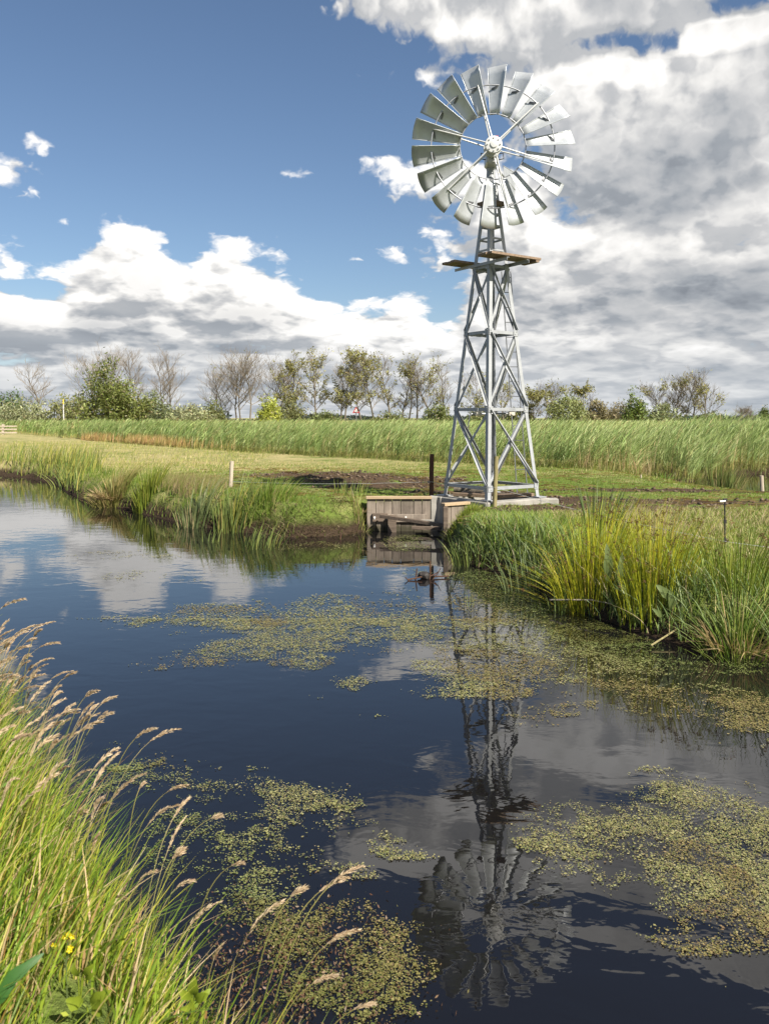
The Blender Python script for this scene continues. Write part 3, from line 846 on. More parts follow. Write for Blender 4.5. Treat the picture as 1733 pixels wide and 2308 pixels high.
def tree(name, px, top, w, Y, leaf, label, group, stems=1, base_z=.5, leafcol=(.225, .22, .075), lean=0.0, bark=None, first=.3):
    """px/top/w: centre, top row and crown width in photograph pixels; leaf: 0 bare .. 1 full"""
    p = at(px, top, Y); H = (p.z - base_z) * .95; R = w / 2 / F * Y * 1.12
    o = empty(name, (p.x, Y, base_z), label, 'tree', group)
    tr, cr = MB(), MB(); tips = []
    def limb(p, d, L, r, lev):
        n = 5 if lev == 0 else 3
        pts, rd = [p], [r]; dd = d.copy()
        for i in range(n):
            dd = (dd + Vector((random.gauss(0, .10), random.gauss(0, .10), random.gauss(0, .06) + (.06 if lev else .02)))).normalized()
            pts.append(pts[-1] + dd * (L / n)); rd.append(r * (1 - .85 * (i + 1) / n) + .004)
        (tr if lev < 2 else cr).tube(pts, rd, 6 if lev == 0 else 4 if lev == 1 else 3, cap=False)
        if lev >= 2: tips.extend(pts[1:])
        if lev == 3: return
        k = {0: int(13 + H * .3), 1: 7, 2: 6}[lev]
        for j in range(k):
            t = (first + (1 - first) * (j + random.random() * .8) / k) if lev == 0 else .2 + .8 * (j + random.random()) / k
            t = min(t, .98); i = min(int(t * n), n - 1); q = pts[i].lerp(pts[i + 1], t * n - i)
            az = j * 2.4 + random.random() * 1.2
            el = random.uniform(.25, .95) + (.3 * t if lev == 0 else 0)
            side = Vector((math.cos(az), math.sin(az), 0))
            base = Vector((0, 0, 1)) if lev == 0 else dd
            if lev == 0:
                nd = (side * math.cos(el) + base * math.sin(el)).normalized()
                LL = min(R * 1.2, R * (1.3 - .55 * abs(t - .45))) * random.uniform(.75, 1.15) / max(.55, math.cos(el) + .2) * (.8 if stems > 1 else 1)
                LL = min(LL, H * (1.03 - t) + .12 * H)
            else:
                nd = (d * .75 + side * random.uniform(.3, .75) + Vector((0, 0, random.uniform(-.05, .5)))).normalized()
                LL = L * random.uniform(.38, .62)
            limb(q, nd, LL, max(r * (.5 if lev == 0 else .6) * (1 - t * .55), .010), lev + 1)
    for s in range(stems):
        a = random.random() * 6.28; off = R * .28 if stems > 1 else 0
        b = Vector((p.x + math.cos(a) * off * .5 + (s - (stems - 1) / 2) * R * .35, Y + math.sin(a) * off, base_z - .2))
        d = Vector(((s - (stems - 1) / 2) * .10 + lean + random.gauss(0, .02), random.gauss(0, .04), 1)).normalized()
        h = H * (1 if s == stems // 2 else random.uniform(.78, .97))
        limb(b, d, h * .97, .016 * H * (.8 if stems > 1 else 1) + .02, 0)
    tr.build('trunk', bark or M['bark'], o)
    T = np.array([tuple(t) for t in tips]); n = int(len(T) * leaf * 1.1)
    if n:
        sel = T[rng.integers(0, len(T), n)]
        keep = fbm(sel[:, 0] * .9 + px, sel[:, 2] * .9, 2) > (.60 - leaf * .25)
        sel = sel[keep] + rng.normal(size=(keep.sum(), 3)) * .16
        V, Q, C = leaf_quads(sel, .17, pick(len(sel), [leafcol, tuple(c * 1.5 for c in leafcol), (.30, .25, .11)], [5, 3, .6], .3, .1))
        lv = np_mesh('foliage', V, Q, C, M['foliage'], o)
    cr.build('crown', M['twig'], o)
    return o
M['twig'] = plain('twig', (.24, .20, .155), .9)
M['pale_bark'] = wood('pale_bark', (.16, .14, .115), (.33, .30, .25), .9, (9, 9, 2))

def bush(name, px, top, w, Y, label, group, col=(.105, .12, .045), base_z=.45, size=.17, n=5200, light=1.55, ragged=.28, cat='bush'):
    p = at(px, top, Y); H = p.z - base_z; R = w / 2 / F * Y
    o = empty(name, (p.x, Y, base_z), label, cat, group)
    nc = 70
    # clumps over an uneven dome
    u = rng.random(nc) * 2 * np.pi; el = np.arcsin(rng.random(nc) ** .8); rr = .35 + .65 * rng.random(nc) ** .5
    cx = np.cos(u) * np.cos(el) * rr; cy = np.sin(u) * np.cos(el) * rr; cz = np.sin(el) * rr
    k = 1 + ragged * (rng.random(nc) - .6)
    cc = np.stack([p.x + cx * R * k, Y + cy * min(R, 3.5) * k, base_z + (.10 + .86 * cz * k) * H], 1)
    per = n // nc
    i = np.repeat(np.arange(nc), per)
    sg = np.array([R * .17, min(R, 3) * .17, H * .10])
    P = cc[i] + rng.normal(size=(len(i), 3)) * sg * (.6 + .8 * rng.random(nc))[i][:, None]
    P[:, 2] = np.maximum(P[:, 2], base_z + .05)
    tone = (1 + (light - 1) * (rng.random(nc) - .25))[i][:, None]
    C = np.clip(pick(len(i), [col, tuple(c * 1.45 for c in col), tuple(c * .6 for c in col), (.15, .13, .07)], [5, 3, 2, .8], .25, .08) * tone * 1.7, 0, .6)
    V, Q, C = leaf_quads(P, size, C)
    m = MB()
    for j in range(9):
        a = random.random() * 6.28; q = Vector(cc[random.randrange(nc)])
        m.tube([(p.x + math.cos(a) * R * .2, Y + math.sin(a) * R * .15, base_z - .2), ((p.x * 2 + q.x) / 3, (Y * 2 + q.y) / 3, base_z + H * .35), tuple(q)], [.07, .05, .015], 4)
    m.build('trunk', M['bark'], o)
    np_mesh('crown', V, Q, C, M['foliage'], o)
    return o

gT, gB = 'trees along the far edge of the reed field', 'bushes along the far edge of the reed field'
olive, sage, deep = (.085, .10, .028), (.145, .155, .085), (.045, .07, .02)
# far away strip of woodland low on the horizon
nW = 9000
xs = rng.uniform(-330, 330, nW); hh = 5 + 8 * fbm(xs * .02 + 5, xs * 0, 3)
hz = rng.random(nW) ** .7 * hh * (.35 + .65 * sm(-20, -200, xs)) * (fbm(xs * .05, xs * 0 + 3, 2) > .42)
Pw = np.stack([xs, 560 + rng.random(nW) * 25, .3 + hz], 1)
V, Q, C = leaf_quads(Pw, 1.6, vary(nW, (.055, .07, .06), .3))
w_ = np_mesh('far_woodland', V, Q, C, M['foliage']); tag(w_, 'dim strip of distant woodland low on the horizon', 'woodland', kind='stuff')

tree('bare_tree', 104, 826, 58, 118, 0, 'slender leafless tree rising alone from the leftmost bushes', gT, 1, first=.3)
tree('bare_tree', 236, 806, 110, 128, 0, 'bare grey tree directly behind the leafy maple-like tree', gT, 2)
tree('bare_tree', 318, 801, 62, 128, .0, 'tall bare tree just right of the leafy round tree', gT, 1)
tree('bare_tree', 372, 806, 70, 126, 0, 'bare wide tree above the dark round bush', gT, 2)
tree('bare_tree', 492, 838, 70, 124, .03, 'low bare tree leaning left beside the big bare tree', gT, 2, lean=-.12)
tree('bare_tree', 562, 798, 104, 122, .02, 'broadest leafless tree with many stems and a domed crown', gT, 4, first=.35)
tree('alder_tree', 655, 806, 62, 120, .55, 'thinly leaved tree right of the broad bare tree', gT, 2)
tree('alder_tree', 712, 808, 56, 120, .8, 'sparse leafy tree with a crooked stem before the gap', gT, 1, lean=.04)
tree('alder_tree', 772, 806, 64, 118, .75, 'sparse leafy tree just left of the warning sign', gT, 2)
tree('alder_tree', 828, 796, 82, 118, .7, 'tallest thinly leaved tree just right of the warning sign', gT, 2)
tree('alder_tree', 880, 810, 44, 120, .45, 'narrow sparse tree with a single straight stem', gT, 1)
tree('bare_tree', 914, 806, 38, 120, .12, 'tall narrow almost leafless tree with paired stems', gT, 2)
tree('bare_tree', 940, 816, 30, 121, .2, 'very thin pale stemmed tree beside the rounded leafy tree', gT, 1)
tree('alder_tree', 970, 820, 78, 118, .9, 'rounded leafy tree left of the windmill tower', gT, 1)
tree('bare_tree', 1010, 822, 40, 119, .15, 'bare thin tree touching the left edge of the tower', gT, 1)
tree('alder_tree', 1066, 850, 66, 116, .6, 'small sparse tree seen through the left half of the tower', gT, 1)
tree('alder_tree', 1136, 868, 60, 122, .35, 'small thin tree seen through the right half of the tower', gT, 1)
tree('alder_tree', 1216, 874, 70, 112, .75, 'low dark crooked tree just right of the tower', gT, 2)
tree('alder_tree', 1318, 872, 42, 116, .9, 'small round topped tree above the middle bushes', gT, 1, first=.45)
tree('alder_tree', 1496, 848, 68, 112, .5, 'tallest tree of the right group with a fine dense crown', gT, 2)
tree('bare_tree', 1530, 862, 52, 110, .1, 'bare twisted tree in the middle of the right group', gT, 2)
tree('bare_tree', 1562, 846, 46, 110, .1, 'bare pale tree with upright stem in the right group', gT, 1)
tree('bare_tree', 1590, 872, 62, 108, .4, 'half dead leaning tree at the end of the right group', gT, 1, lean=.08)
tree('bare_tree', 1680, 920, 40, 170, 0, 'small bare bush-like tree near the right edge of the view', gT, 3)

bush('dark_tree', 26, 888, 110, 190, 'dark green wood edge at the far left of the horizon', gB, deep, n=4200, size=.3)
bush('willow_bush', 52, 900, 130, 112, 'pale sage green willow bush at the left end', gB, sage)
bush('willow_bush', 165, 888, 112, 112, 'sage olive bush behind the pale marker pole', gB, (.11, .115, .045))
bush('leafy_tree', 250, 836, 146, 104, 'big fresh green leafy tree with a pointed crown', gT, (.075, .088, .024), n=12000, ragged=.6, size=.2, cat='tree')
bush('willow_bush', 345, 889, 92, 108, 'dark rounded bush right of the big leafy tree', gB, (.085, .10, .045))
bush('willow_bush', 428, 912, 110, 108, 'low pale willow bush in front of the gap', gB, sage, n=4200)
bush('willow_bush', 480, 905, 60, 116, 'dim olive bush under the leaning bare tree', gB, (.075, .085, .03), n=3000)
bush('willow_bush', 606, 899, 62, 108, 'bright yellow green bush below the broad bare tree', gB, (.17, .19, .035), n=3600)
bush('willow_bush', 655, 900, 76, 113, 'olive bush beside the bright yellow green one', gB, (.085, .09, .035), n=3600)
bush('willow_bush', 735, 922, 70, 113, 'low dark bush between two sparse trees', gB, (.075, .09, .03), n=2600)
bush('willow_bush', 880, 928, 90, 113, 'low scrub under the row of thin trees', gB, (.08, .09, .03), n=2600)
bush('willow_bush', 985, 912, 70, 113, 'olive scrub at the left edge of the tower', gB, (.075, .09, .03), n=3000)
bush('willow_bush', 1085, 918, 90, 115, 'scrub seen between the legs of the tower', gB, (.08, .09, .035), n=3200)
bush('willow_bush', 1170, 915, 80, 113, 'scrub seen past the right leg of the tower', gB, (.08, .085, .03), n=3000)
bush('willow_bush', 1275, 893, 92, 108, 'pale green domed willow bush right of the tower', gB, (.12, .135, .055))
bush('willow_bush', 1345, 908, 70, 112, 'brownish thin bush in the middle of the right row', gB, (.11, .095, .05), n=3600)
bush('willow_bush', 1395, 905, 60, 114, 'brown grey twiggy bush left of the dark green one', gB, (.115, .10, .06), n=3000)
bush('willow_bush', 1432, 892, 66, 106, 'dark green pointed bush in the right row', gB, (.07, .095, .022), n=4600, ragged=.5)
bush('willow_bush', 1490, 914, 90, 106, 'sage green bush below the right group of trees', gB, (.11, .125, .06), n=4200)
bush('willow_bush', 1600, 930, 80, 110, 'low scrub at the foot of the leaning half dead tree', gB, (.07, .085, .03), n=2600)
bush('willow_bush', 1722, 918, 34, 150, 'small dark bush at the right edge of the view', gB, (.06, .08, .025), n=2400)
# ---------------------------------------------------------------- reed field
EDGE = np.array([(-75, 130), (-45, 99), (-22, 63), (-14, 52), (-10.6, 47), (-5.1, 40), (-.1, 35.2), (4.1, 30.4), (6.8, 27.9), (8.1, 27.3), (9.2, 28.9), (11.0, 29.6), (12.2, 31.6), (14.5, 33.9), (18, 34.6), (40, 37), (90, 40)])
def edge_y(x): return np.interp(x, EDGE[:, 0], EDGE[:, 1])
def reed_plants(P, H, NP, wind=.45, cols=None, nl=6, plume=.12, wmul=1.0):
    n = len(P)
    pal = cols or [(.25, .335, .105), (.31, .395, .145), (.17, .25, .08), (.38, .43, .19), (.48, .40, .20)]
    wt = [5, 4, 3, 3, .7]
    az0 = np.full(n, math.pi / 2) + rng.normal(size=n) * .8
    ln = wind * (.15 + 1.1 * rng.random(n))
    base = pick(n, pal, wt, .18, .07)
    dryb = np.clip(base * np.array([1.35, 1.0, .75]), 0, 1)
    NP.add(*blades(P, H, .011 * wmul * np.ones(n) * (.8 + .5 * rng.random(n)), ln * .55, az0, base, 3, basecol=dryb))
    for k in range(nl):
        f = .22 + .72 * (k + rng.random(n)) / nl
        Q = P.copy(); Q[:, 2] += H * f * .93; sh = H * ln * .55 * f ** 1.9
        Q[:, 0] += np.sin(az0) * sh; Q[:, 1] += np.cos(az0) * sh
        L = (.30 + .30 * rng.random(n)) * (1.15 - .5 * abs(f - .6))
        NP.add(*blades(Q, L, .022 * wmul * (.7 + .6 * rng.random(n)), np.clip(wind * 1.35 + .35 * rng.random(n), .2, 1.15), np.full(n, math.pi / 2) + rng.normal(size=n) * .7, base * (.85 + .35 * rng.random((n, 1))), 3, curl=1.4))
def scatter(n, x0, x1, y0, y1): return rng.uniform(x0, x1, n), rng.uniform(y0, y1, n)
RE = NPM()
# front band, right and middle
def band(n, xa, xb, depth, H0, wm):
    x = rng.uniform(xa, xb, n); q = rng.random(n)
    y = edge_y(x) + .35 * (fbm(x * .9, x * 0, 3) - .5) * 4 + depth * q ** 1.3
    ok = (np.abs(x) < .5 * y + 4) & (sdist(x, y, DITCH) > .05)
    ok &= ((x - 9.95) / .75) ** 2 + ((y - 29.9) / 2.2) ** 2 > 1
    x, y = x[ok], y[ok]
    P = np.stack([x, y, height(x, y) - .03], 1)
    H = H0 * (.78 + .3 * rng.random(len(x))) * (.62 + .38 * sm(0, 1.6, y - edge_y(x)) + .22 * sm(8, 10, x)) * (.9 + .2 * fbm(x * .5, y * .5, 2))
    reed_plants(P, H, RE, wmul=wm)
band(5200, -7, 18, 4.5, 1.62, 1.0)
band(2600, -26, -7, 5, 1.6, 1.5)
band(2200, -70, -26, 9, 1.55, 2.6)
# the field behind
n = 15000
y = 30 + 76 * rng.random(n) ** 1.15; x = rng.uniform(-.52, .52, n) * y * 1.02
ok = (y > edge_y(x) + 3.5) & (y < 106); x, y = x[ok], y[ok]
P = np.stack([x, y, np.full(len(x), .5)], 1)
H = 1.62 * (.86 + .2 * rng.random(len(x))) * (.80 + .38 * fbm(x * .12, y * .12, 3))
reed_plants(P, H, RE, nl=4, wmul=1.6 * (1 + .5 * sm(50, 90, y)), cols=[(.32, .41, .15), (.40, .465, .195), (.25, .345, .115), (.45, .49, .23), (.48, .40, .20)])
# scruffy grass along the foot of the reeds
n = 9000; x = rng.uniform(-20, 16, n); y = edge_y(x) - 1.6 * rng.random(n) ** 1.6 + .6
ok = sdist(x, y, DITCH) > .1; x, y = x[ok], y[ok]
P = np.stack([x, y, height(x, y) - .02], 1)
RE.add(*blades(P, .10 + .35 * rng.random(len(x)) ** 1.5, .016 * np.ones(len(x)), .3 + .4 * rng.random(len(x)), math.pi / 2 + rng.normal(size=len(x)), pick(len(x), [(.15, .19, .04), (.20, .22, .06), (.30, .26, .12)], [5, 3, 1.5]), 3))
# straw coloured dead stems at the water's edge on the right
n = 150; x = rng.uniform(6.5, 9.4, n); y = edge_y(x) + rng.uniform(-.5, .5, n)
P = np.stack([x, y, height(x, y)], 1)
RE.add(*blades(P, .5 + .7 * rng.random(n), .016 * np.ones(n), .1 + .3 * rng.random(n), rng.random(n) * 6.28, pick(n, [(.42, .33, .17), (.33, .25, .13)], [1, 1]), 3))
n = 900; y = rng.uniform(27, 60, n); x = rng.uniform(-.5, .5, n) * y; ok = y > edge_y(x) + .3; x, y = x[ok], y[ok]; n = len(x)
P = np.stack([x, y, np.full(n, .5)], 1)
RE.add(*blades(P, 1.5 + .45 * rng.random(n), .022 * np.ones(n), .1 + .35 * rng.random(n), math.pi / 2 + rng.normal(size=n) * .7, pick(n, [(.40, .30, .16), (.28, .19, .10), (.30, .34, .12)], [2, 1, 2]), 4, tipcol=np.array((.30, .20, .12))))
n = 1500; x = np.concatenate([rng.normal(-15.2, 2.6, 1100), rng.normal(-21.5, 1.0, 400)]); y = edge_y(x) + rng.uniform(-.9, .3, n)
P = np.stack([x, y, np.full(n, .5)], 1)
RE.add(*blades(P, .5 + .45 * rng.random(n), .035 * np.ones(n), .1 + .3 * rng.random(n), math.pi / 2 + rng.normal(size=n) * .9, pick(n, [(.42, .27, .12), (.36, .30, .10), (.48, .36, .18)], [2, 2, 1]), 3))
tag(RE.build('reed_field', M['foliage']), 'wide field of windblown green reeds in front of the trees', 'reeds', kind='stuff')

def clump(name, label, cat, x, y, r, n, H, W, cols, wts, lean=.5, group=None, wind=(.25, math.pi / 2), z=None, straw=0, seg=5, tip=None, heads=0, leanpow=1.0):
    """a tussock: blades fanning out of one root patch"""
    z0 = gz(x, y) if z is None else z
    o = empty(name, (x, y, z0), label, cat, group)
    a = rng.random(n) * 2 * np.pi; q = rng.random(n) ** .6
    P = np.stack([x + np.cos(a) * q * r, y + np.sin(a) * q * r, np.full(n, z0)], 1)
    P[:, 2] = height(P[:, 0], P[:, 1]) - .03 if z is None else z
    lx = np.cos(a) * q ** leanpow * lean + wind[0] * math.sin(wind[1]) + rng.normal(size=n) * .07
    ly = np.sin(a) * q ** leanpow * lean + wind[0] * math.cos(wind[1]) + rng.normal(size=n) * .07
    h = H * (.62 + .42 * rng.random(n))
    V, Q, C = blades(P, h, W * (.7 + .6 * rng.random(n)), np.clip(np.hypot(lx, ly), 0, 1.15), np.arctan2(lx, ly), pick(n, cols, wts, .2, .08), seg, tipcol=None if tip is None else np.array(tip))
    np_mesh('leaves', V, Q, C, M['foliage'], o)
    if heads:   # brown flower tufts near the stem tips
        tipV = V.reshape(n, seg + 1, 2, 3)[:, -2].mean(1)
        k = rng.random(n) < heads; T = np.repeat(tipV[k], 14, 0)
        V2, Q2, C2 = leaf_quads(T + rng.normal(size=T.shape) * .014, .012, vary(len(T), (.13, .075, .03), .35))
        np_mesh('flower_tufts', V2, Q2, C2, M['foliage'], o)['kind'] = 'stuff'
    if straw:
        a = rng.random(straw) * 6.28
        P = np.stack([x + np.cos(a) * r * .8, y + np.sin(a) * r * .8, np.full(straw, z0 + .05)], 1)
        V, Q, C = blades(P, H * (.22 + .45 * rng.random(straw)), W * np.ones(straw), .35 + .75 * rng.random(straw), np.arctan2(np.cos(a), np.sin(a)) + rng.normal(size=straw) * .5, pick(straw, [(.36, .28, .14), (.28, .20, .10)], [1, 1]), 5, curl=1.1)
        V[:, 2] -= np.clip(np.hypot(V[:, 0] - x, V[:, 1] - y) - r, 0, 1) * .5
        np_mesh('dead_leaves', V, Q, C, M['foliage'], o)
    return o
G = [(.13, .20, .028), (.18, .25, .04), (.09, .15, .025), (.26, .28, .07), (.40, .33, .15)]
GW = [5, 4, 3, 2, 1]
YG = [(.34, .36, .02), (.43, .42, .03), (.25, .30, .025), (.45, .34, .07)]
gR = 'yellow green rush clumps on the right bank'
clump('rush_clump', 'dense yellow green rush clump leaning over the water on the right bank', 'rushes', 2.52, 9.95, .42, 420, 1.12, .0075, YG, [4, 4, 2, .7], .42, gR, (.06, math.pi / 2), heads=.3)
clump('rush_clump', 'second yellow green rush clump, between the dock leaves and the straw tussock', 'rushes', 2.98, 9.15, .40, 340, 1.05, .0075, YG, [4, 4, 3, .7], .40, gR, (.05, math.pi / 2), heads=.3)
clump('rush_clump', 'thinner green rush clump behind the straw tussock by the right edge', 'rushes', 3.75, 8.75, .45, 260, .95, .008, [(.17, .23, .03), (.24, .27, .04), (.11, .16, .02)], [3, 2, 2], .5, gR, (.05, math.pi / 2), heads=.15)
clump('rush_clump', 'sparse rush stems arching far left from the dense clump', 'rushes', 2.25, 10.15, .22, 60, 1.05, .008, YG, [4, 4, 2, .7], .35, gR, (.75, -math.pi / 2), heads=.2)
gS = 'grass tussocks along the water'
clump('sedge_tussock', 'tussock with a skirt of straw at the lower right bank', 'tussock', 3.42, 8.02, .30, 240, .62, .010, G, GW, .8, gS, (.05, 1.5), straw=170)
clump('sedge_tussock', 'straw skirted tussock overhanging the water at the far left bend', 'tussock', -7.05, 21.6, .45, 420, .85, .020, [(.19, .20, .05), (.26, .24, .08), (.33, .26, .11)], [3, 3, 2], .75, gS, (.02, 1.5), straw=260)
clump('sedge_tussock', 'upright yellow green tussock right of the straw tussock', 'tussock', -5.75, 20.2, .35, 260, .85, .018, [(.20, .24, .03), (.14, .19, .03), (.28, .28, .06)], [3, 3, 1], .35, gS, (.06, 1.5))
clump('reed_clump', 'tall yellow tipped sedge clump left of the bare peat bank', 'reeds', -3.05, 16.85, .42, 190, .95, .020, [(.13, .18, .05), (.18, .22, .06), (.27, .27, .05), (.34, .28, .10)], [5, 4, 2, 1], .32, gS, (.18, 1.5))
clump('reed_clump', 'blue green sedge clump with dry stalks at the bank', 'reeds', -3.95, 17.6, .40, 150, .80, .020, [(.13, .17, .07), (.17, .20, .08), (.36, .30, .16)], [5, 3, 2], .4, gS, (.2, 1.5))
clump('reed_clump', 'bushy grass clump on the bank below the pale fence post', 'reeds', -2.35, 17.1, .55, 330, .62, .015, G, GW, .5, gS, (.2, 1.5))
gW = 'reed shoots standing in the water'
rc = [(.12, .17, .05), (.17, .21, .06), (.22, .23, .06)]
clump('reed_shoots', 'tuft of thin reeds standing in open water before the peat bank', 'reeds', -2.15, 14.75, .38, 60, .50, .016, rc, [3, 3, 1], .15, gW, (.3, 1.5), z=-.05)
clump('reed_shoots', 'few thin reeds in the water left of the larger tuft', 'reeds', -3.2, 15.4, .2, 12, .42, .014, rc, [3, 3, 1], .15, gW, (.3, 1.5), z=-.05)
clump('reed_shoots', 'pale reeds at the mouth of the inlet near the wing wall', 'reeds', 1.22, 12.9, .26, 44, .62, .014, rc, [3, 3, 1], .25, gW, (-.2, 1.5), z=-.05)
clump('reed_shoots', 'blue green reeds in the duckweed below the rush clump', 'reeds', 1.85, 10.9, .30, 50, .72, .014, [(.12, .17, .07), (.16, .2, .09)], [3, 3], .25, gW, (-.1, 1.5), z=-.05)
clump('reed_shoots', 'small tuft in the duckweed in front of the rush clump', 'reeds', 2.05, 9.75, .12, 22, .34, .011, rc, [3, 3, 1], .3, gW, (.0, 1.5), z=-.05)
clump('reed_shoots', 'two or three lone shoots in the duckweed by the middle', 'reeds', 1.02, 10.2, .2, 7, .28, .009, rc, [3, 3, 1], .1, gW, (.0, 1.5), z=-.05)
clump('reed_shoots', 'bent reeds reaching over the water of the far inlet', 'reeds', -10.6, 27.2, .35, 34, 1.0, .026, rc, [3, 3, 1], .3, gW, (-.55, 1.5), z=-.05)
clump('reed_clump', 'broad green reed clump standing in the ditch at the right', 'reeds', 11.0, 26.7, .55, 210, 1.15, .026, [(.13, .18, .05), (.2, .22, .07), (.32, .27, .13)], [4, 3, 2], .25, gS, (.2, 1.5))
clump('fern_clump', 'bright green arching leaves in the dark gap of the reeds', 'plant', 9.75, 28.75, .25, 60, .8, .05, [(.14, .22, .025), (.10, .17, .02)], [1, 1], 1.0, gS, (.05, 1.5))
clump('reed_clump', 'green blades growing on the grass behind the plank wall', 'reeds', -.75, 18.6, .42, 46, .42, .022, rc, [3, 3, 2], .3, gS, (.1, 1.5))
clump('reed_clump', 'tall reed blades behind the rush clump at the edge of the meadow', 'reeds', 3.35, 12.5, .35, 90, .85, .018, [(.10, .15, .05), (.14, .19, .07)], [3, 2], .3, gS, (.15, 1.5))

clump('grass_clump', 'tangle of grass and dry roots at the left end of the plank wall', 'tussock', -.52, 16.78, .16, 150, .40, .010, [(.20, .27, .05), (.30, .31, .08), (.40, .31, .18)], [3, 2, 2], .6, gS, (.1, 1.5), straw=60)
clump('grass_clump', 'short mossy grass clump on the soil before the wing wall', 'tussock', 1.42, 15.1, .30, 260, .26, .010, [(.20, .25, .04), (.28, .30, .06), (.14, .18, .03)], [3, 2, 2], .7, gS, (-.1, 1.5))

# ---------------------------------------------------------------- grass
def patch(n, box, accept, Hf, W, cols, wts, lean=(.15, .55), wind=(1.57, .9), seg=3, base=None, NP=None):
    x, y = scatter(n, *box); d = sdist(x, y, POND); ok = accept(x, y, d); x, y, d = x[ok], y[ok], d[ok]
    z = height(x, y, d); ok = (z > .0); x, y, z, d = x[ok], y[ok], z[ok], d[ok]
    n = len(x); P = np.stack([x, y, z - .015], 1)
    NP.add(*blades(P, Hf(x, y, d), W * (.7 + .6 * rng.random(n)), lean[0] + (lean[1] - lean[0]) * rng.random(n), wind[0] + rng.normal(size=n) * wind[1], pick(n, cols, wts), seg, basecol=None if base is None else np.array(base)))
R_ = rng.random
def bare_mask(x, y):
    b = np.zeros_like(x)
    for cx, cy, rx, ry in ((-.1, 22.4, 2.5, 1.9), (-1.8, 24.6, 2.4, 1.3), (4.0, 15.6, 2.2, .7), (3.6, 17.3, 1.6, .8), (6.0, 16.8, 1.6, .6), (2.0, 18.9, 1.6, .5), (.4, 20.5, 2.2, .7), (5.9, 10.4, .7, .3), (6.6, 19.5, 2.5, .5)):
        b = np.maximum(b, 1 - .5 * (((x - cx) / rx) ** 2 + ((y - cy) / ry) ** 2))
    return b + (fbm(x * 1.2, y * 1.2, 4) - .5) * 1.3 > .5
inmill = lambda x, y: np.hypot(x - TC.x, y - TC.y) < .85
MG = NPM()
dryish = lambda x, y: sm(.3, .7, (fbm(x * .35, y * .35, 4) - .3) + sm(19, 30, y) * .35 + sm(0, -8, x) * .2)
green = [(.13, .20, .022), (.17, .24, .035), (.22, .27, .05)]
patch(90000, (-12, 9, 12, 31), lambda x, y, d: (d > .25) & ~bare_mask(x, y) & (R_(len(x)) > dryish(x, y) * .45) & ~inmill(x, y) & (np.abs(x) < .5 * y + 1), lambda x, y, d: .035 + .07 * R_(len(x)) ** 2, .013, green, [3, 3, 1], NP=MG, seg=2)
patch(70000, (-14, 9, 12, 33), lambda x, y, d: (d > .4) & ~bare_mask(x, y) & (R_(len(x)) < dryish(x, y) * .6) & (np.abs(x) < .5 * y + 1), lambda x, y, d: .04 + .09 * R_(len(x)) ** 2, .012, [(.55, .46, .24), (.46, .39, .18), (.30, .31, .09)], [3, 3, 2], NP=MG, seg=2)
patch(34000, (-26, -5, 20, 60), lambda x, y, d: (d > .6) & (y < edge_y(x)) & (R_(len(x)) < .2 + 1.2 * fbm(x * .7, y * .5, 3)), lambda x, y, d: .05 + .20 * R_(len(x)) ** 2, .022, [(.52, .45, .22), (.42, .38, .16), (.27, .31, .07)], [2, 3, 5], NP=MG, seg=2)
# right meadow, taller and drier
patch(75000, (2.5, 9, 7.5, 15.3), lambda x, y, d: (d > 1.0) & ~bare_mask(x, y) & (R_(len(x)) < .25 + 1.1 * fbm(x * 1.5, y * 1.5, 3)), lambda x, y, d: .04 + .13 * R_(len(x)) ** 2 * (.5 + fbm(x * 1.3 + 7, y * 1.3, 2)), .010, [(.44, .37, .20), (.27, .31, .08), (.19, .25, .05), (.52, .42, .25)], [3, 3, 3, 1.5], lean=(.3, 1.0), wind=(1.5, 1.6), NP=MG)
tag(MG.build('meadow_grass', M['foliage']), 'short grazed grass, green and straw coloured, around the windmill', 'grass', kind='stuff')

BG = NPM()
notwall = lambda x, y: ~((np.abs(x - .4) < .95) & (np.abs(y - 16.75) < .45)) & ~inmill(x, y)
# far bank
patch(60000, (-15, 1, 15.8, 33), lambda x, y, d: (d > -.03) & (d < .9 + .5 * fbm(x, y, 2)) & notwall(x, y) & (R_(len(x)) < .35 + .65 * sm(-1.0, -2.0, x)) & (np.abs(x) < .5 * y + 1), lambda x, y, d: (.07 + .26 * R_(len(x)) ** 1.9) * (.45 + .55 * sm(-.9, -2.6, x)), .012, G, GW, NP=BG, seg=4)
# reddish flowering grass on the bend
patch(9000, (-6.0, -3.8, 18.6, 22.0), lambda x, y, d: (d > .4) & (d < 1.8), lambda x, y, d: .22 + .2 * R_(len(x)), .006, [(.30, .21, .13), (.38, .29, .16), (.22, .26, .06)], [2, 2, 4], NP=BG, seg=4)
# reeds and sedges of the far inlet
patch(5200, (-17, -9, 24, 36), lambda x, y, d: (np.abs(d - .35) < .9), lambda x, y, d: .45 + .55 * R_(len(x)), .026, [(.25, .29, .07), (.34, .34, .08), (.42, .37, .11), (.17, .23, .06)], [3, 3, 1, 3], lean=(.1, .5), NP=BG, seg=4)
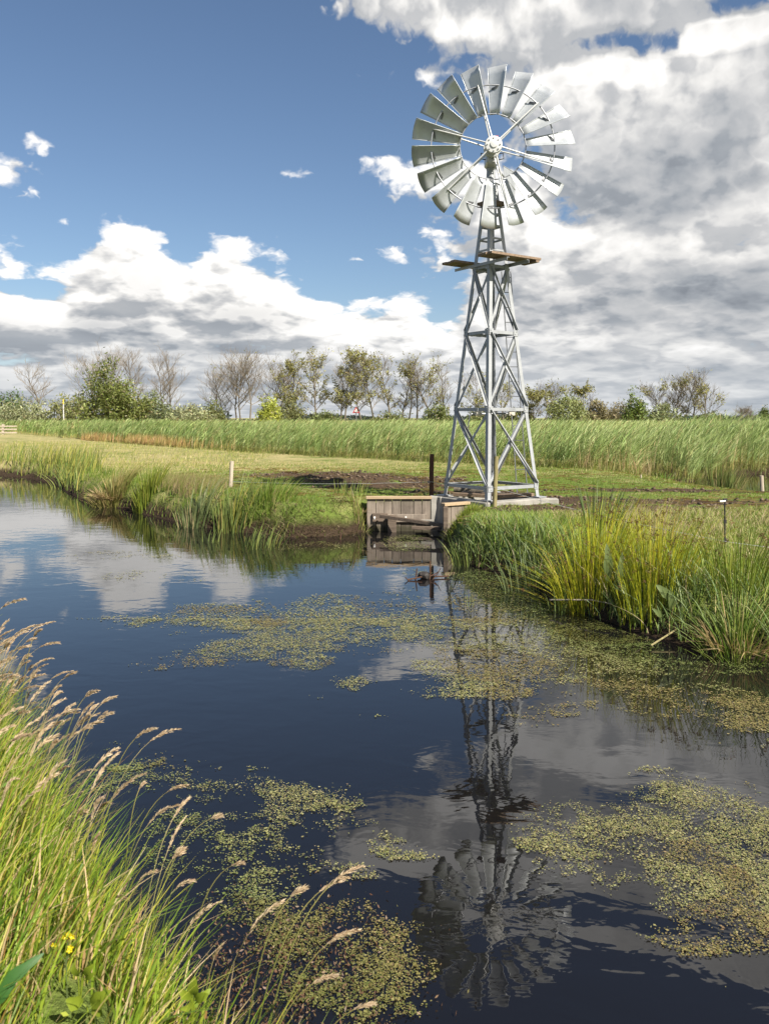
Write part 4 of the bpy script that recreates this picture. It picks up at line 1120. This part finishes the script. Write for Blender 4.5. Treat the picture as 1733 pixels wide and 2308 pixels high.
# right bank, lush and long
rb = lambda x, y, d: (d > .05) & (x > .9) & (y < 16.3) & notwall(x, y)
patch(60000, (1, 8.5, 7, 16.2), lambda x, y, d: rb(x, y, d) & (d < 1.7 + .5 * fbm(x, y, 2)) & ~((y > 15.3) & (x > 2.6)), lambda x, y, d: (.13 + .30 * R_(len(x)) ** 1.5) * (.6 + .4 * sm(.0, .5, d)) * (.7 + .6 * fbm(x * 1.1, y * 1.1, 2)) * (1 - .78 * sm(12.2, 14.6, y)) * .9, .010, [(.18, .26, .04), (.24, .32, .055), (.11, .175, .03), (.32, .35, .08), (.48, .39, .20)], [5, 4, 3, 2.5, 1], lean=(.2, .75), wind=(1.2, 1.0), NP=BG, seg=4)
patch(9000, (1, 8.5, 7, 14.5), lambda x, y, d: rb(x, y, d) & (d < .8), lambda x, y, d: (.22 + .38 * R_(len(x))) * (1 - .8 * sm(12.4, 14.2, y)), .011, [(.17, .24, .09), (.23, .29, .12), (.14, .20, .07), (.46, .38, .22)], [4, 3, 3, 1], lean=(.3, .9), wind=(-1.2, .9), NP=BG, seg=5)
# pale flowering grass above the rushes
patch(2600, (3.4, 7, 10, 13.6), lambda x, y, d: (d > .9) & (fbm(x * 1.4 + 2, y * 1.4, 2) > .56), lambda x, y, d: .35 + .3 * R_(len(x)), .006, [(.46, .35, .22), (.38, .30, .18)], [1, 1], lean=(.3, .7), wind=(1.5, .3), NP=BG, seg=4)
tag(BG.build('bank_grass', M['foliage']), 'long green grass and sedge fringing the far and right banks', 'grass', kind='stuff')

# straw, dead roots and clods lying on the ground
ST = NPM()
n = 6500; x, y = scatter(n, -6, 10, 13, 28); d = sdist(x, y, POND); ok = (d > .3) & (R_(n) < .15 + .85 * (fbm(x * .8 + 4, y * .8, 3) > .55)) & ~inmill(x, y); x, y = x[ok], y[ok]; n = len(x)
P = np.stack([x, y, height(x, y) + .015], 1); a = rng.normal(size=n) * .5 + math.pi / 2
L = .08 + .36 * R_(n) ** 2; dr = np.stack([np.sin(a), np.cos(a), rng.normal(size=n) * .08], 1) * L[:, None] / 2
sd = np.stack([np.cos(a), -np.sin(a), np.full(n, .6)], 1) * .013
V = np.stack([P - dr - sd, P + dr - sd, P + dr * .9 + sd, P - dr * .9 + sd], 1).reshape(-1, 3)
ST.add(V, (np.arange(n) * 4)[:, None] + np.arange(4)[None, :], np.repeat(pick(n, [(.56, .45, .29), (.42, .31, .19), (.22, .13, .08)], [4, 3, 1]), 4, 0))
# exposed root fibres on the cut peat bank
n = 1300; x = rng.uniform(-2.6, -.3, n); y = rng.uniform(15.8, 16.7, n); d = sdist(x, y, POND); ok = (d > -.05) & (d < .45); x, y = x[ok], y[ok]; n = len(x)
P = np.stack([x, y, height(x, y) + .02], 1)
ST.add(*blades(P, .08 + .25 * R_(n), .010 * np.ones(n), .9 + .2 * R_(n), math.pi + rng.normal(size=n) * .8, pick(n, [(.34, .27, .17), (.17, .12, .08), (.12, .16, .03)], [2, 2, 2]), 4))
tag(ST.build('straw_litter', M['foliage']), 'scattered straw and dead root fibres on bare soil', 'straw', kind='stuff')

# clods of peat on the bare ground
n = 16000; x, y = scatter(n, -6, 8, 14.5, 27); d = sdist(x, y, POND); ok = (d > .25) & bare_mask(x, y) & ~inmill(x, y); x, y = x[ok], y[ok]; n = len(x)
r = .008 + .055 * rng.random(n) ** 6
ax = np.array([[1, 0, 0], [0, 1, 0], [-1, 0, 0], [0, -1, 0], [0, 0, 1], [0, 0, -1]], float)
P = np.stack([x, y, height(x, y) + r * .25], 1)
th = rng.random(n) * 6.28; c_, s_ = np.cos(th), np.sin(th)
V = ax[None] * r[:, None, None] * (.6 + .9 * rng.random((n, 6, 1)))
V = np.stack([V[..., 0] * c_[:, None] - V[..., 1] * s_[:, None], V[..., 0] * s_[:, None] + V[..., 1] * c_[:, None], V[..., 2] * .7], -1) + P[:, None, :]
T = np.array([(0, 1, 4), (1, 2, 4), (2, 3, 4), (3, 0, 4), (1, 0, 5), (2, 1, 5), (3, 2, 5), (0, 3, 5)])
tag(np_mesh('soil_clods', V.reshape(-1, 3), ((np.arange(n) * 6)[:, None, None] + T[None]).reshape(-1, 3), np.repeat(pick(n, [(.10, .07, .045), (.16, .115, .075), (.055, .038, .026)], [3, 2, 2]), 6, 0), M['weed']), 'crumbly dark clods of peat strewn over the bare ground', 'soil', kind='stuff')
# ---------------------------------------------------------------- duckweed and algae on the water
def wblob(px, py, rx, ry):
    c = on_z(px, py); a = on_z(px + rx, py); b = on_z(px, py - ry); e = on_z(px, py + ry)
    return c.x, (b.y + e.y) / 2, a.x - c.x, (b.y - e.y) / 2
PATCHES = [(wblob(*p[:4]), p[4]) for p in [
    (620, 1395, 330, 36, .85), (760, 1430, 330, 40, .85), (420, 1405, 170, 26, .7), (560, 1470, 170, 30, .8), (470, 1500, 60, 14, .7), (260, 1398, 90, 10, .6), (700, 1362, 160, 16, .8),
    (1000, 1430, 220, 70, .75), (1130, 1500, 240, 50, .70), (1060, 1550, 110, 20, .6), (800, 1535, 70, 12, .75), (690, 1570, 26, 6, .5), (860, 1616, 20, 5, .5), (1230, 1600, 60, 14, .55), (1210, 1630, 60, 8, .4),
    (1150, 1360, 130, 50, .78), (1120, 1310, 110, 30, .85), (1330, 1440, 200, 46, .72), (1520, 1500, 220, 34, .72), (1500, 1560, 240, 30, .55), (1690, 1600, 120, 30, .75), (1690, 1650, 80, 10, .6), (1450, 1590, 120, 16, .5),
    (1560, 1850, 190, 60, .80), (1620, 1950, 190, 90, .9), (1440, 1910, 260, 60, .72), (1640, 2060, 150, 70, .85), (1240, 1880, 110, 30, .55), (1510, 1790, 120, 30, .65), (1560, 2120, 130, 40, .5), (1733, 1900, 140, 140, .7), (1290, 1960, 120, 30, .45),
    (330, 1740, 150, 50, .55), (560, 1760, 120, 40, .75), (670, 1790, 90, 40, .78), (450, 1810, 120, 30, .65), (720, 1860, 160, 40, .55), (840, 1910, 110, 26, .72), (600, 1960, 120, 40, .7), (760, 2000, 140, 40, .7), (640, 2080, 220, 80, .78),
    (880, 2100, 110, 50, .68), (800, 2190, 170, 60, .72), (900, 2270, 90, 40, .5), (250, 1680, 110, 30, .4), (420, 1900, 160, 60, .6), (1640, 2230, 8, 4, .3), (930, 1225, 60, 16, .9), (900, 1335, 60, 16, .5), (960, 1290, 60, 14, .6),
    (40, 1080, 110, 7, .9), (300, 1250, 160, 10, .45), (380, 1300, 130, 16, .4), (720, 1230, 110, 10, .4)]]
def weed_mask(x, y):
    m = np.zeros_like(x)
    for (cx, cy, rx, ry), a in PATCHES:
        q = ((x - cx) / rx) ** 2 + ((y - cy) / ry) ** 2
        m = np.maximum(m, a * np.clip(1.35 - q, 0, 1))
    return m
def weed(n, y0, y1, size, thr=.52, sharp=5.0):
    y = rng.uniform(y0, y1, n); x = rng.uniform(-.53, .53, n) * y + 0
    m = weed_mask(x, y)
    wx, wy = x + (fbm(x * 1.3, y * 1.3 + 40, 3) - .5) * 1.1, y + (fbm(x * 1.3 + 60, y * 1.3, 3) - .5) * 1.1
    m = np.maximum(m * .6, weed_mask(wx, wy))
    nz = (fbm(x * 1.0 + 3, y * 1.0, 3) - .5) * .9 + (fbm(x * 3.2, y * 3.2 + 8, 4, .6) - .5) * 1.6 + (fbm(x * 14, y * 14 + 8, 2) - .5) * 1.0
    keep = (rng.random(n) < sm(-.22, .85, m - .36 + nz * .85) ** 1.35 * .62) & (m > .03)
    x, y = x[keep], y[keep]; d = sdist(x, y, POND); ok = d < .0; x, y = x[ok], y[ok]; n = len(x)
    a = rng.random(n) * 6.28; s = size * (.4 + .7 * rng.random(n) + 1.1 * rng.random(n) ** 8)
    u = np.stack([np.cos(a), np.sin(a), rng.normal(size=n) * .07], 1) * s[:, None]; v = np.stack([-np.sin(a), np.cos(a), rng.normal(size=n) * .07], 1) * (s * .75)[:, None]
    P = np.stack([x, y, .004 + .006 * rng.random(n)], 1)
    V = np.stack([P - u, P - v, P + u, P + v], 1).reshape(-1, 3)
    br = (fbm(x * .9 + 30, y * .9, 3) > .56)
    C = pick(n, [(.23, .225, .08), (.31, .29, .12), (.17, .19, .06), (.20, .155, .08), (.40, .37, .18)], [5, 4, 3, 2, 1.5], .25, .08)
    C[br] *= np.array([.85, .75, .7])
    C *= 1 - sm(-1.3, -.3, d[ok])[:, None] * np.array([.38, .22, .40])   # greener, darker plants in the margin of the bank
    return V, (np.arange(n) * 4)[:, None] + np.arange(4)[None, :], np.repeat(C, 4, 0)
DW = NPM()
DW.add(*weed(520000, 2.7, 5.6, .0052)); DW.add(*weed(520000, 5.4, 9.5, .0074)); DW.add(*weed(420000, 9.0, 17.0, .0105)); DW.add(*weed(30000, 17, 34, .04))
print('duckweed leaves', DW.n // 4)
tag(DW.build('duckweed', M['weed']), 'drifting mats of yellow green duckweed on the dark water', 'duckweed', kind='stuff')
# brown decaying weed by the near bank
n = 3500; x = rng.normal(-.45, .26, n); y = rng.normal(3.35, .30, n); d = sdist(x, y, POND); ok = (d < .02) & (fbm(x * 5, y * 5, 3) > .42); x, y = x[ok], y[ok]; n = len(x)
P = np.stack([x, y, .005 + .05 * rng.random(n) ** 2], 1)
V, Q, C = leaf_quads(P, .008, pick(n, [(.11, .06, .035), (.17, .11, .06), (.10, .10, .03)], [4, 2, 1]))
tag(np_mesh('rotting_weed', V, Q, C, M['weed']), 'brown tangle of rotting weed in the water by the near bank', 'weed', kind='stuff')

# sticks and debris standing in the water
def stick(p, q, r, mt, label, cat='stick', group='sticks in the water', mid=None):
    p, q = Vector(p), Vector(q); m = MB(); c = p.lerp(q, .5) + Vector(mid or (0, 0, 0))
    m.tube([p, p.lerp(c, .6), c, c.lerp(q, .6), q], [r, r * .95, r * .85, r * .7, r * .5], 7)
    return tag(m.build('stick', mt, None, smooth=False), label, cat, group)
def wl(px, py): return on_z(px, py)
a = wl(632, 1166); stick((a.x, a.y, -.15), (a.x - .16, a.y, .30), .018, M['pale_post'], 'pale stick leaning left out of the water by the sedge')
a = wl(518, 1158); stick((a.x, a.y, -.1), (a.x - .05, a.y, .14), .016, M['bark'], 'short stub of a stick in the water under the bend')
a = wl(766, 1216); stick((a.x, a.y, -.1), (a.x + .02, a.y + .02, .12), .014, M['brown_post'], 'tiny brown stick upright by the reed tuft')
a = wl(966, 1305); 
sn = empty('driftwood', (a.x, a.y, 0), 'dark tangle of driftwood and twigs stuck in the water below the inlet', 'driftwood')
m = MB()
for (x, y, z), (x2, y2, z2), r in [((.0, 0, -.1), (.02, 0, .26), .012), ((-.22, -.05, -.1), (-.17, -.05, .16), .012), ((-.30, -.1, .01), (-.02, 0, .05), .012), ((.0, .0, .03), (.14, .02, .10), .010), ((-.16, .02, .03), (.3, .1, .02), .014), ((-.26, -.12, -.05), (-.34, -.12, .05), .009), ((.05, -.05, .0), (.17, -.02, .16), .007)]:
    m.tube([Vector((a.x + x, a.y + y, z)), Vector((a.x + (x + x2) / 2 + .012, a.y + (y + y2) / 2, (z + z2) / 2)), Vector((a.x + x2, a.y + y2, z2))], [r, r * .9, r * .7], 6)
m.build('twigs', M['brown_post'], sn)
bm = bmesh.new(); bmesh.ops.create_icosphere(bm, subdivisions=2, radius=.085)
for v in bm.verts:
    k = 1 + 1.6 * (float(fbm(np.array([v.co.x * 9 + 5]), np.array([v.co.z * 9 + v.co.y * 12]), 3)[0]) - .5)
    v.co = Vector((v.co.x * k + a.x - .06, v.co.y * k * .8 + a.y + .03, v.co.z * k * .8 + .06))
me = bpy.data.meshes.new('stump'); bm.to_mesh(me); bm.free(); link('stump', me, plain('black_peat', (.018, .014, .012), .7), sn, False)
stick(tuple(on_z(1238, 1352, .12)), tuple(on_z(1432, 1372, .15)), .010, M['pale_post'], 'long pale dead stalk lying over the duckweed before the rushes', mid=(0, 0, .05))
stick(tuple(on_z(1466, 1455, .03)), tuple(on_z(1590, 1402, .10)), .010, M['foliage_stick'] if 'foliage_stick' in M else M['olive_post'], 'olive fallen reed lying at the water edge before the tussock', mid=(0, 0, .06))
# broad leaved dock plants among the rushes
def broad_leaf(base, tip, w, fold=.25, n=7):
    base, tip = Vector(base), Vector(tip); d = tip - base; s = d.cross(Vector((0, -1, .3))).normalized(); nrm = s.cross(d).normalized()
    vs = []; 
    for i in range(n + 1):
        t = i / n; ww = w * math.sin(math.pi * min(1, t * .92 + .06)) ** .8 * (1 - .25 * t); c = base + d * t + nrm * (.10 * d.length * math.sin(math.pi * t))
        wv = 1 + .12 * math.sin(i * 2.3)
        vs += [c - s * ww / 2 * wv + nrm * fold * ww * .5, c, c + s * ww / 2 * wv + nrm * fold * ww * .5]
    fs = []
    for i in range(n):
        for k in (0, 1): q = i * 3 + k; fs.append((q, q + 1, q + 4, q + 3))
    return vs, fs
def leaf_mat(name, c, c2):
    m, t, p = mat(name); tc = node(t, 'ShaderNodeTexCoord'); nn = noise(t, tc.outputs['Object'], 30, 4, .6)
    cc = mixc(t, nn, c, c2); t.links.new(cc, p.inputs['Base Color']); p.inputs['Roughness'].default_value = .5
    tr = node(t, 'ShaderNodeBsdfTranslucent'); t.links.new(cc, tr.inputs[0]); mx = node(t, 'ShaderNodeMixShader'); mx.inputs[0].default_value = .35
    t.links.new(p.outputs[0], mx.inputs[1]); t.links.new(tr.outputs[0], mx.inputs[2]); t.links.new(mx.outputs[0], t.nodes['Material Output'].inputs[0]); return m
M['dock'] = leaf_mat('dock_leaf', (.10, .15, .05), (.17, .21, .07)); M['bramble'] = leaf_mat('bramble_leaf', (.17, .24, .02), (.26, .32, .03)); M['strap'] = leaf_mat('strap_leaf', (.03, .10, .02), (.06, .16, .03)); M['petal'] = leaf_mat('yellow_petal', (.70, .55, .01), (.85, .70, .02))
def leafy(name, label, cat, group, root, leaves, mt, stem_r=.004):
    o = empty(name, root, label, cat, group); m = MB(); root = Vector(root)
    for b, t, w in leaves: m.tube([root, root.lerp(Vector(b), .6) + Vector((0, 0, .03)), b], stem_r, 5)
    m.build('stem', mt, o)
    for b, t, w in leaves:
        m = MB(); m.add(*broad_leaf(b, t, w)); m.build('leaf', mt, o, smooth=True)
    return o
A = lambda px, py, Y: tuple(at(px, py, Y))
leafy('dock_plant', 'dock plant with big grey green leaves inside the dense rushes', 'plant', 'dock plants', (2.72, 9.35, .35), [(A(1368, 1310, 9.3), A(1366, 1225, 9.25), .12), (A(1384, 1330, 9.3), A(1402, 1245, 9.25), .09), (A(1390, 1300, 9.3), A(1412, 1350, 9.1), .07)], M['dock'])
leafy('dock_plant', 'dock plant with three pale leaves low by the water under the rushes', 'plant', 'dock plants', (3.02, 8.75, .2), [(A(1508, 1350, 8.75), A(1478, 1318, 8.7), .11), (A(1512, 1380, 8.75), A(1508, 1330, 8.7), .08), (A(1540, 1375, 8.7), A(1556, 1335, 8.65), .10), (A(1490, 1390, 8.7), A(1470, 1372, 8.65), .07)], M['dock'])
# ---------------------------------------------------------------- the near bank in the lower left corner
NG = NPM()
SEEDL = [on_[0:2] for on_ in (A(432, 2240, 2.35), A(200, 2240, 2.3), A(190, 2190, 2.4))]
clear = lambda x, y: np.min([np.hypot((x - a - .0) / .10, (y - b + .10) / .22) for a, b in SEEDL], 0) > 1
nearok = lambda x, y, d: clear(x, y) & (d > -.02) & (d < 3.2) & (x < .6) & (y < 9) & (np.hypot(x, y) > 1.55) & (np.abs(x) < .52 * y + .9)
fade = lambda x, y: .82 * (1 - .35 * sm(2.4, 1.6, np.hypot(x, y))) * (1 - .30 * sm(-1.4, -.5, x))
GN = [(.165, .25, .024), (.25, .335, .036), (.10, .175, .020), (.38, .39, .05), (.50, .40, .16), (.42, .24, .08)]
patch(40000, (-5, .6, 1.2, 9), nearok, lambda x, y, d: (.18 + .42 * R_(len(x))) * fade(x, y), .0075, GN, [5, 5, 3, 2.5, 1.2, .5], lean=(.15, .75), wind=(1.45, .95), NP=NG, seg=5)
patch(19000, (-5, .6, 1.2, 9), nearok, lambda x, y, d: (.42 + .40 * R_(len(x)) ** 1.5) * fade(x, y), .0062, GN, [4, 6, 2, 4, 1, .4], lean=(.2, .6), wind=(1.4, .5), NP=NG, seg=6)
patch(1500, (-5, .6, 1.2, 9), nearok, lambda x, y, d: (.35 + .4 * R_(len(x))) * fade(x, y), .012, [(.08, .17, .02), (.14, .22, .03)], [1, 1], lean=(.4, .95), wind=(1.4, .8), NP=NG, seg=6)
# withered straw, bent stems and low leafy weeds through the turf
patch(12000, (-5, .6, 1.2, 9), nearok, lambda x, y, d: (.22 + .45 * R_(len(x))) * fade(x, y), .0072, [(.55, .43, .24), (.42, .28, .13), (.30, .20, .09), (.50, .46, .15)], [4, 2, 1, 2], lean=(.2, 1.1), wind=(1.4, 1.1), NP=NG, seg=5)
n = 5000; x, y = scatter(n, -3.5, .6, 1.5, 6); d = sdist(x, y, POND); ok = nearok(x, y, d) & (fbm(x * 3, y * 3, 3) > .50); x, y, d = x[ok], y[ok], d[ok]; n = len(x)
P = np.stack([x, y, height(x, y, d) + .04 + .26 * rng.random(n)], 1)
NG.add(*leaf_quads(P, .020, pick(n, [(.17, .26, .03), (.11, .18, .02), (.30, .17, .07), (.34, .38, .06)], [4, 3, 1, 2])))
tag(NG.build('near_grass', M['foliage']), 'lush windblown grass on the near bank, leaning over the water', 'grass', kind='stuff')

def seed_stalk(root, tip, head, n=46, bend=.25, fat=.010, NP=None, NH=None, r=.0017):
    """a thin stem curving from root to tip with a seed head over its last part"""
    root, tip = np.array(root, float), np.array(tip, float)
    ctrl = root + np.array([0, 0, 1.0]) * (tip[2] - root[2]) * (.75 + bend) + (tip - root) * np.array([.25, .4, 0])
    ts = np.linspace(0, 1, 14)
    B = lambda t: (1 - t)[:, None] ** 2 * root + 2 * ((1 - t) * t)[:, None] * ctrl + (t ** 2)[:, None] * tip
    pts = B(ts); L = np.linalg.norm(np.diff(pts, axis=0), axis=1).sum()
    t = 1 - head / L * rng.random(n) ** .9
    c = B(t); tg = B(np.minimum(t + .02, 1.02)) - B(t - .02); tg /= np.linalg.norm(tg, axis=1)[:, None]
    u = (1 - t) / (head / L)
    wid = fat * (np.sin(np.pi * np.clip(u * .9 + .06, 0, 1)) ** .7)
    rd = rng.normal(size=(n, 3)); rd -= tg * (rd * tg).sum(1)[:, None]; rd /= np.linalg.norm(rd, axis=1)[:, None]
    c = c + rd * wid[:, None] * rng.random((n, 1))
    ax = tg + rd * .35; ax /= np.linalg.norm(ax, axis=1)[:, None]
    sd = np.cross(ax, rng.normal(size=(n, 3))); sd /= np.linalg.norm(sd, axis=1)[:, None]
    l = (.008 + .008 * rng.random((n, 1))); w = .0022
    V = np.stack([c - ax * l * .7, c + sd * w, c + ax * l, c - sd * w], 1).reshape(-1, 3)
    Q = (np.arange(n) * 4)[:, None] + np.arange(4)[None, :]
    C = np.repeat(pick(n, [(.56, .45, .31), (.50, .38, .24), (.40, .29, .18)], [4, 3, 1.5], .18, .06), 4, 0)
    return pts, (V, Q, C)
def stem_quads(pts, w, c0, c1):
    n = len(pts); s = np.array([1, 0, 0]) * w / 2; s2 = np.array([0, 1, 0]) * w / 2
    V, Q, C = [], [], []
    for k, sv_ in enumerate((s, s2)):
        for i, p in enumerate(pts): V += [p - sv_, p + sv_]; cc = np.array(c0) + (np.array(c1) - np.array(c0)) * i / (n - 1); C += [cc, cc]
        b = k * 2 * n
        Q += [(b + 2 * i, b + 2 * i + 1, b + 2 * i + 3, b + 2 * i + 2) for i in range(n - 1)]
    return np.array(V), np.array(Q), np.array(C)
SH = NPM()
# the crowd of seed heads over the left part of the bank
n = 0
while n < 260:
    x, y = rng.uniform(-3.6, -.6), rng.uniform(2.6, 7.5)
    d = float(sdist(np.array([x]), np.array([y]), POND)[0])
    if not (.0 < d < 1.6) or abs(x) > .52 * y + .4: continue
    if rng.random() > .40 + .60 * float(sm(-1.0, -2.0, np.array([x]))[0]): continue
    h = rng.uniform(.50, .84) * (1.0 if y > 3.5 else .8); z = gz(x, y)
    tip = (x + h * rng.uniform(.1, .5), y + rng.normal() * .12, z + h * rng.uniform(.82, 1.0))
    pts, hd = seed_stalk((x, y, z), tip, rng.uniform(.12, .26), int(rng.uniform(70, 130)), rng.uniform(.1, .3), rng.uniform(.004, .009))
    SH.add(*hd); SH.add(*stem_quads(pts, .0028, (.17, .22, .05), (.46, .36, .2))); n += 1
tag(SH.build('seeding_grass', M['foliage']), 'crowd of pale feathery seed heads above the near bank grass', 'seeding grass', kind='stuff')
# single stalks that stand free against the water
gSt = 'seed stalks standing free against the water'
for tx, ty, Y, rx, ry, head, fat, lab in [
    (94, 1418, 4.9, -2.2, 4.95, .20, .012, 'seed stalk highest of all at the left edge, curved tip over the blue water'),
    (222, 1556, 4.3, -1.75, 4.35, .17, .013, 'tall loose seed stalk in the upper left above the crowd'),
    (255, 1606, 4.1, -1.62, 4.1, .16, .014, 'feathery seed stalk pointing right, just below the tall loose one'),
    (352, 1642, 3.75, -1.35, 3.8, .20, .008, 'slender arching seed stalk reaching furthest over the dark water'),
    (424, 1770, 3.45, -1.15, 3.5, .15, .006, 'thin arching stalk with a fine curved head by the floating weed'),
    (500, 1838, 3.3, -.95, 3.25, .06, .010, 'stalk with a nodding bent head over the dark water'),
    (326, 1765, 3.5, -1.1, 3.45, .09, .006, 'short narrow upright seed head left of the nodding stalk'),
    (420, 1912, 3.1, -.9, 3.05, .13, .014, 'plump pale seed head in the middle of the near bank'),
    (548, 1945, 2.95, -.75, 3.0, .07, .005, 'thin bowed stalk leaning right below the nodding one'),
    (818, 1952, 2.85, -.42, 2.72, .17, .009, 'tallest pale seed stalk at the right end of the near bank'),
    (786, 1978, 2.85, -.46, 2.76, .16, .008, 'arched seed stalk just left of the tallest right stalk'),
    (692, 2000, 2.8, -.48, 2.74, .12, .009, 'upright pale seed spike left of the two arched right stalks'),
    (810, 2096, 2.7, -.40, 2.66, .16, .007, 'lower slanted seed stalk below the tallest right stalk'),
    (762, 2198, 2.6, -.42, 2.6, .12, .007, 'small slanted seed stalk near the bottom of the view'),
    (846, 2262, 2.5, -.30, 2.5, .09, .006, 'lowest seed stalk at the bottom edge beside open water')]:
    o = empty('grass_stalk', (rx, ry, gz(rx, ry)), lab, 'grass stalk', gSt)
    pts, hd = seed_stalk((rx, ry, max(.05, gz(rx, ry))), tuple(at(tx, ty, Y)), head, 130, .22, fat)
    V, Q, C = stem_quads(pts, .0036, (.13, .19, .03), (.36, .30, .12)); np_mesh('stem', V, Q, C, M['foliage'], o)
    np_mesh('seed_head', *hd, M['foliage'], o)
# broad leaved seedlings and a yellow flower in the grass
gL = 'broad leaved seedlings in the near grass'
leafy('bramble_shoot', 'lime green seedling with five spread leaves at the bottom edge', 'plant', gL, A(432, 2330, 2.35), [(A(436, 2242, 2.35), A(440, 2200, 2.33), .036), (A(432, 2250, 2.35), A(402, 2226, 2.33), .028), (A(440, 2250, 2.35), A(470, 2240, 2.33), .03), (A(434, 2262, 2.35), A(408, 2274, 2.3), .026), (A(444, 2258, 2.35), A(476, 2228, 2.36), .026)], M['bramble'], .002)
leafy('bramble_shoot', 'lime green seedling with two large rounded leaves', 'plant', gL, A(212, 2340, 2.3), [(A(206, 2262, 2.3), A(252, 2232, 2.28), .048), (A(186, 2262, 2.3), A(150, 2252, 2.28), .045), (A(216, 2256, 2.3), A(232, 2290, 2.25), .04)], M['bramble'], .002)
leafy('bramble_shoot', 'pale small seedling above the two leaved one', 'plant', gL, A(180, 2270, 2.4), [(A(176, 2200, 2.4), A(166, 2170, 2.38), .022), (A(190, 2196, 2.4), A(214, 2172, 2.38), .024), (A(194, 2204, 2.4), A(216, 2192, 2.38), .02)], M['bramble'], .002)
leafy('strap_leaved_plant', 'dark green plant with two wide strap leaves in the lower left corner', 'plant', gL, A(-30, 2330, 2.1), [(A(-20, 2240, 2.1), A(100, 2148, 2.15), .036), (A(-20, 2270, 2.1), A(40, 2206, 2.12), .036)], M['strap'], .003)
fl = empty('yellow_flower', A(152, 2230, 2.45), 'small yellow flowers on a stem in the lower left grass', 'flower')
m = MB(); m.tube([A(152, 2250, 2.45), A(150, 2170, 2.45), A(155, 2110, 2.45)], .0022, 5); m.tube([A(150, 2170, 2.45), A(160, 2138, 2.45)], .0018, 5); m.tube([A(150, 2170, 2.45), A(124, 2130, 2.45)], .0015, 5); m.build('stem', M['dock'], fl)
for px, py in ((156, 2104), (164, 2110), (148, 2112), (161, 2134), (158, 2141), (124, 2129)):
    m = MB(); c = at(px, py, 2.44)
    for k in range(5):
        a = k * 1.257 + px; m.add(*broad_leaf(c, c + Vector((math.cos(a) * .010, -.004, math.sin(a) * .009)), .008, n=4))
    m.build('blossom', M['petal'], fl)
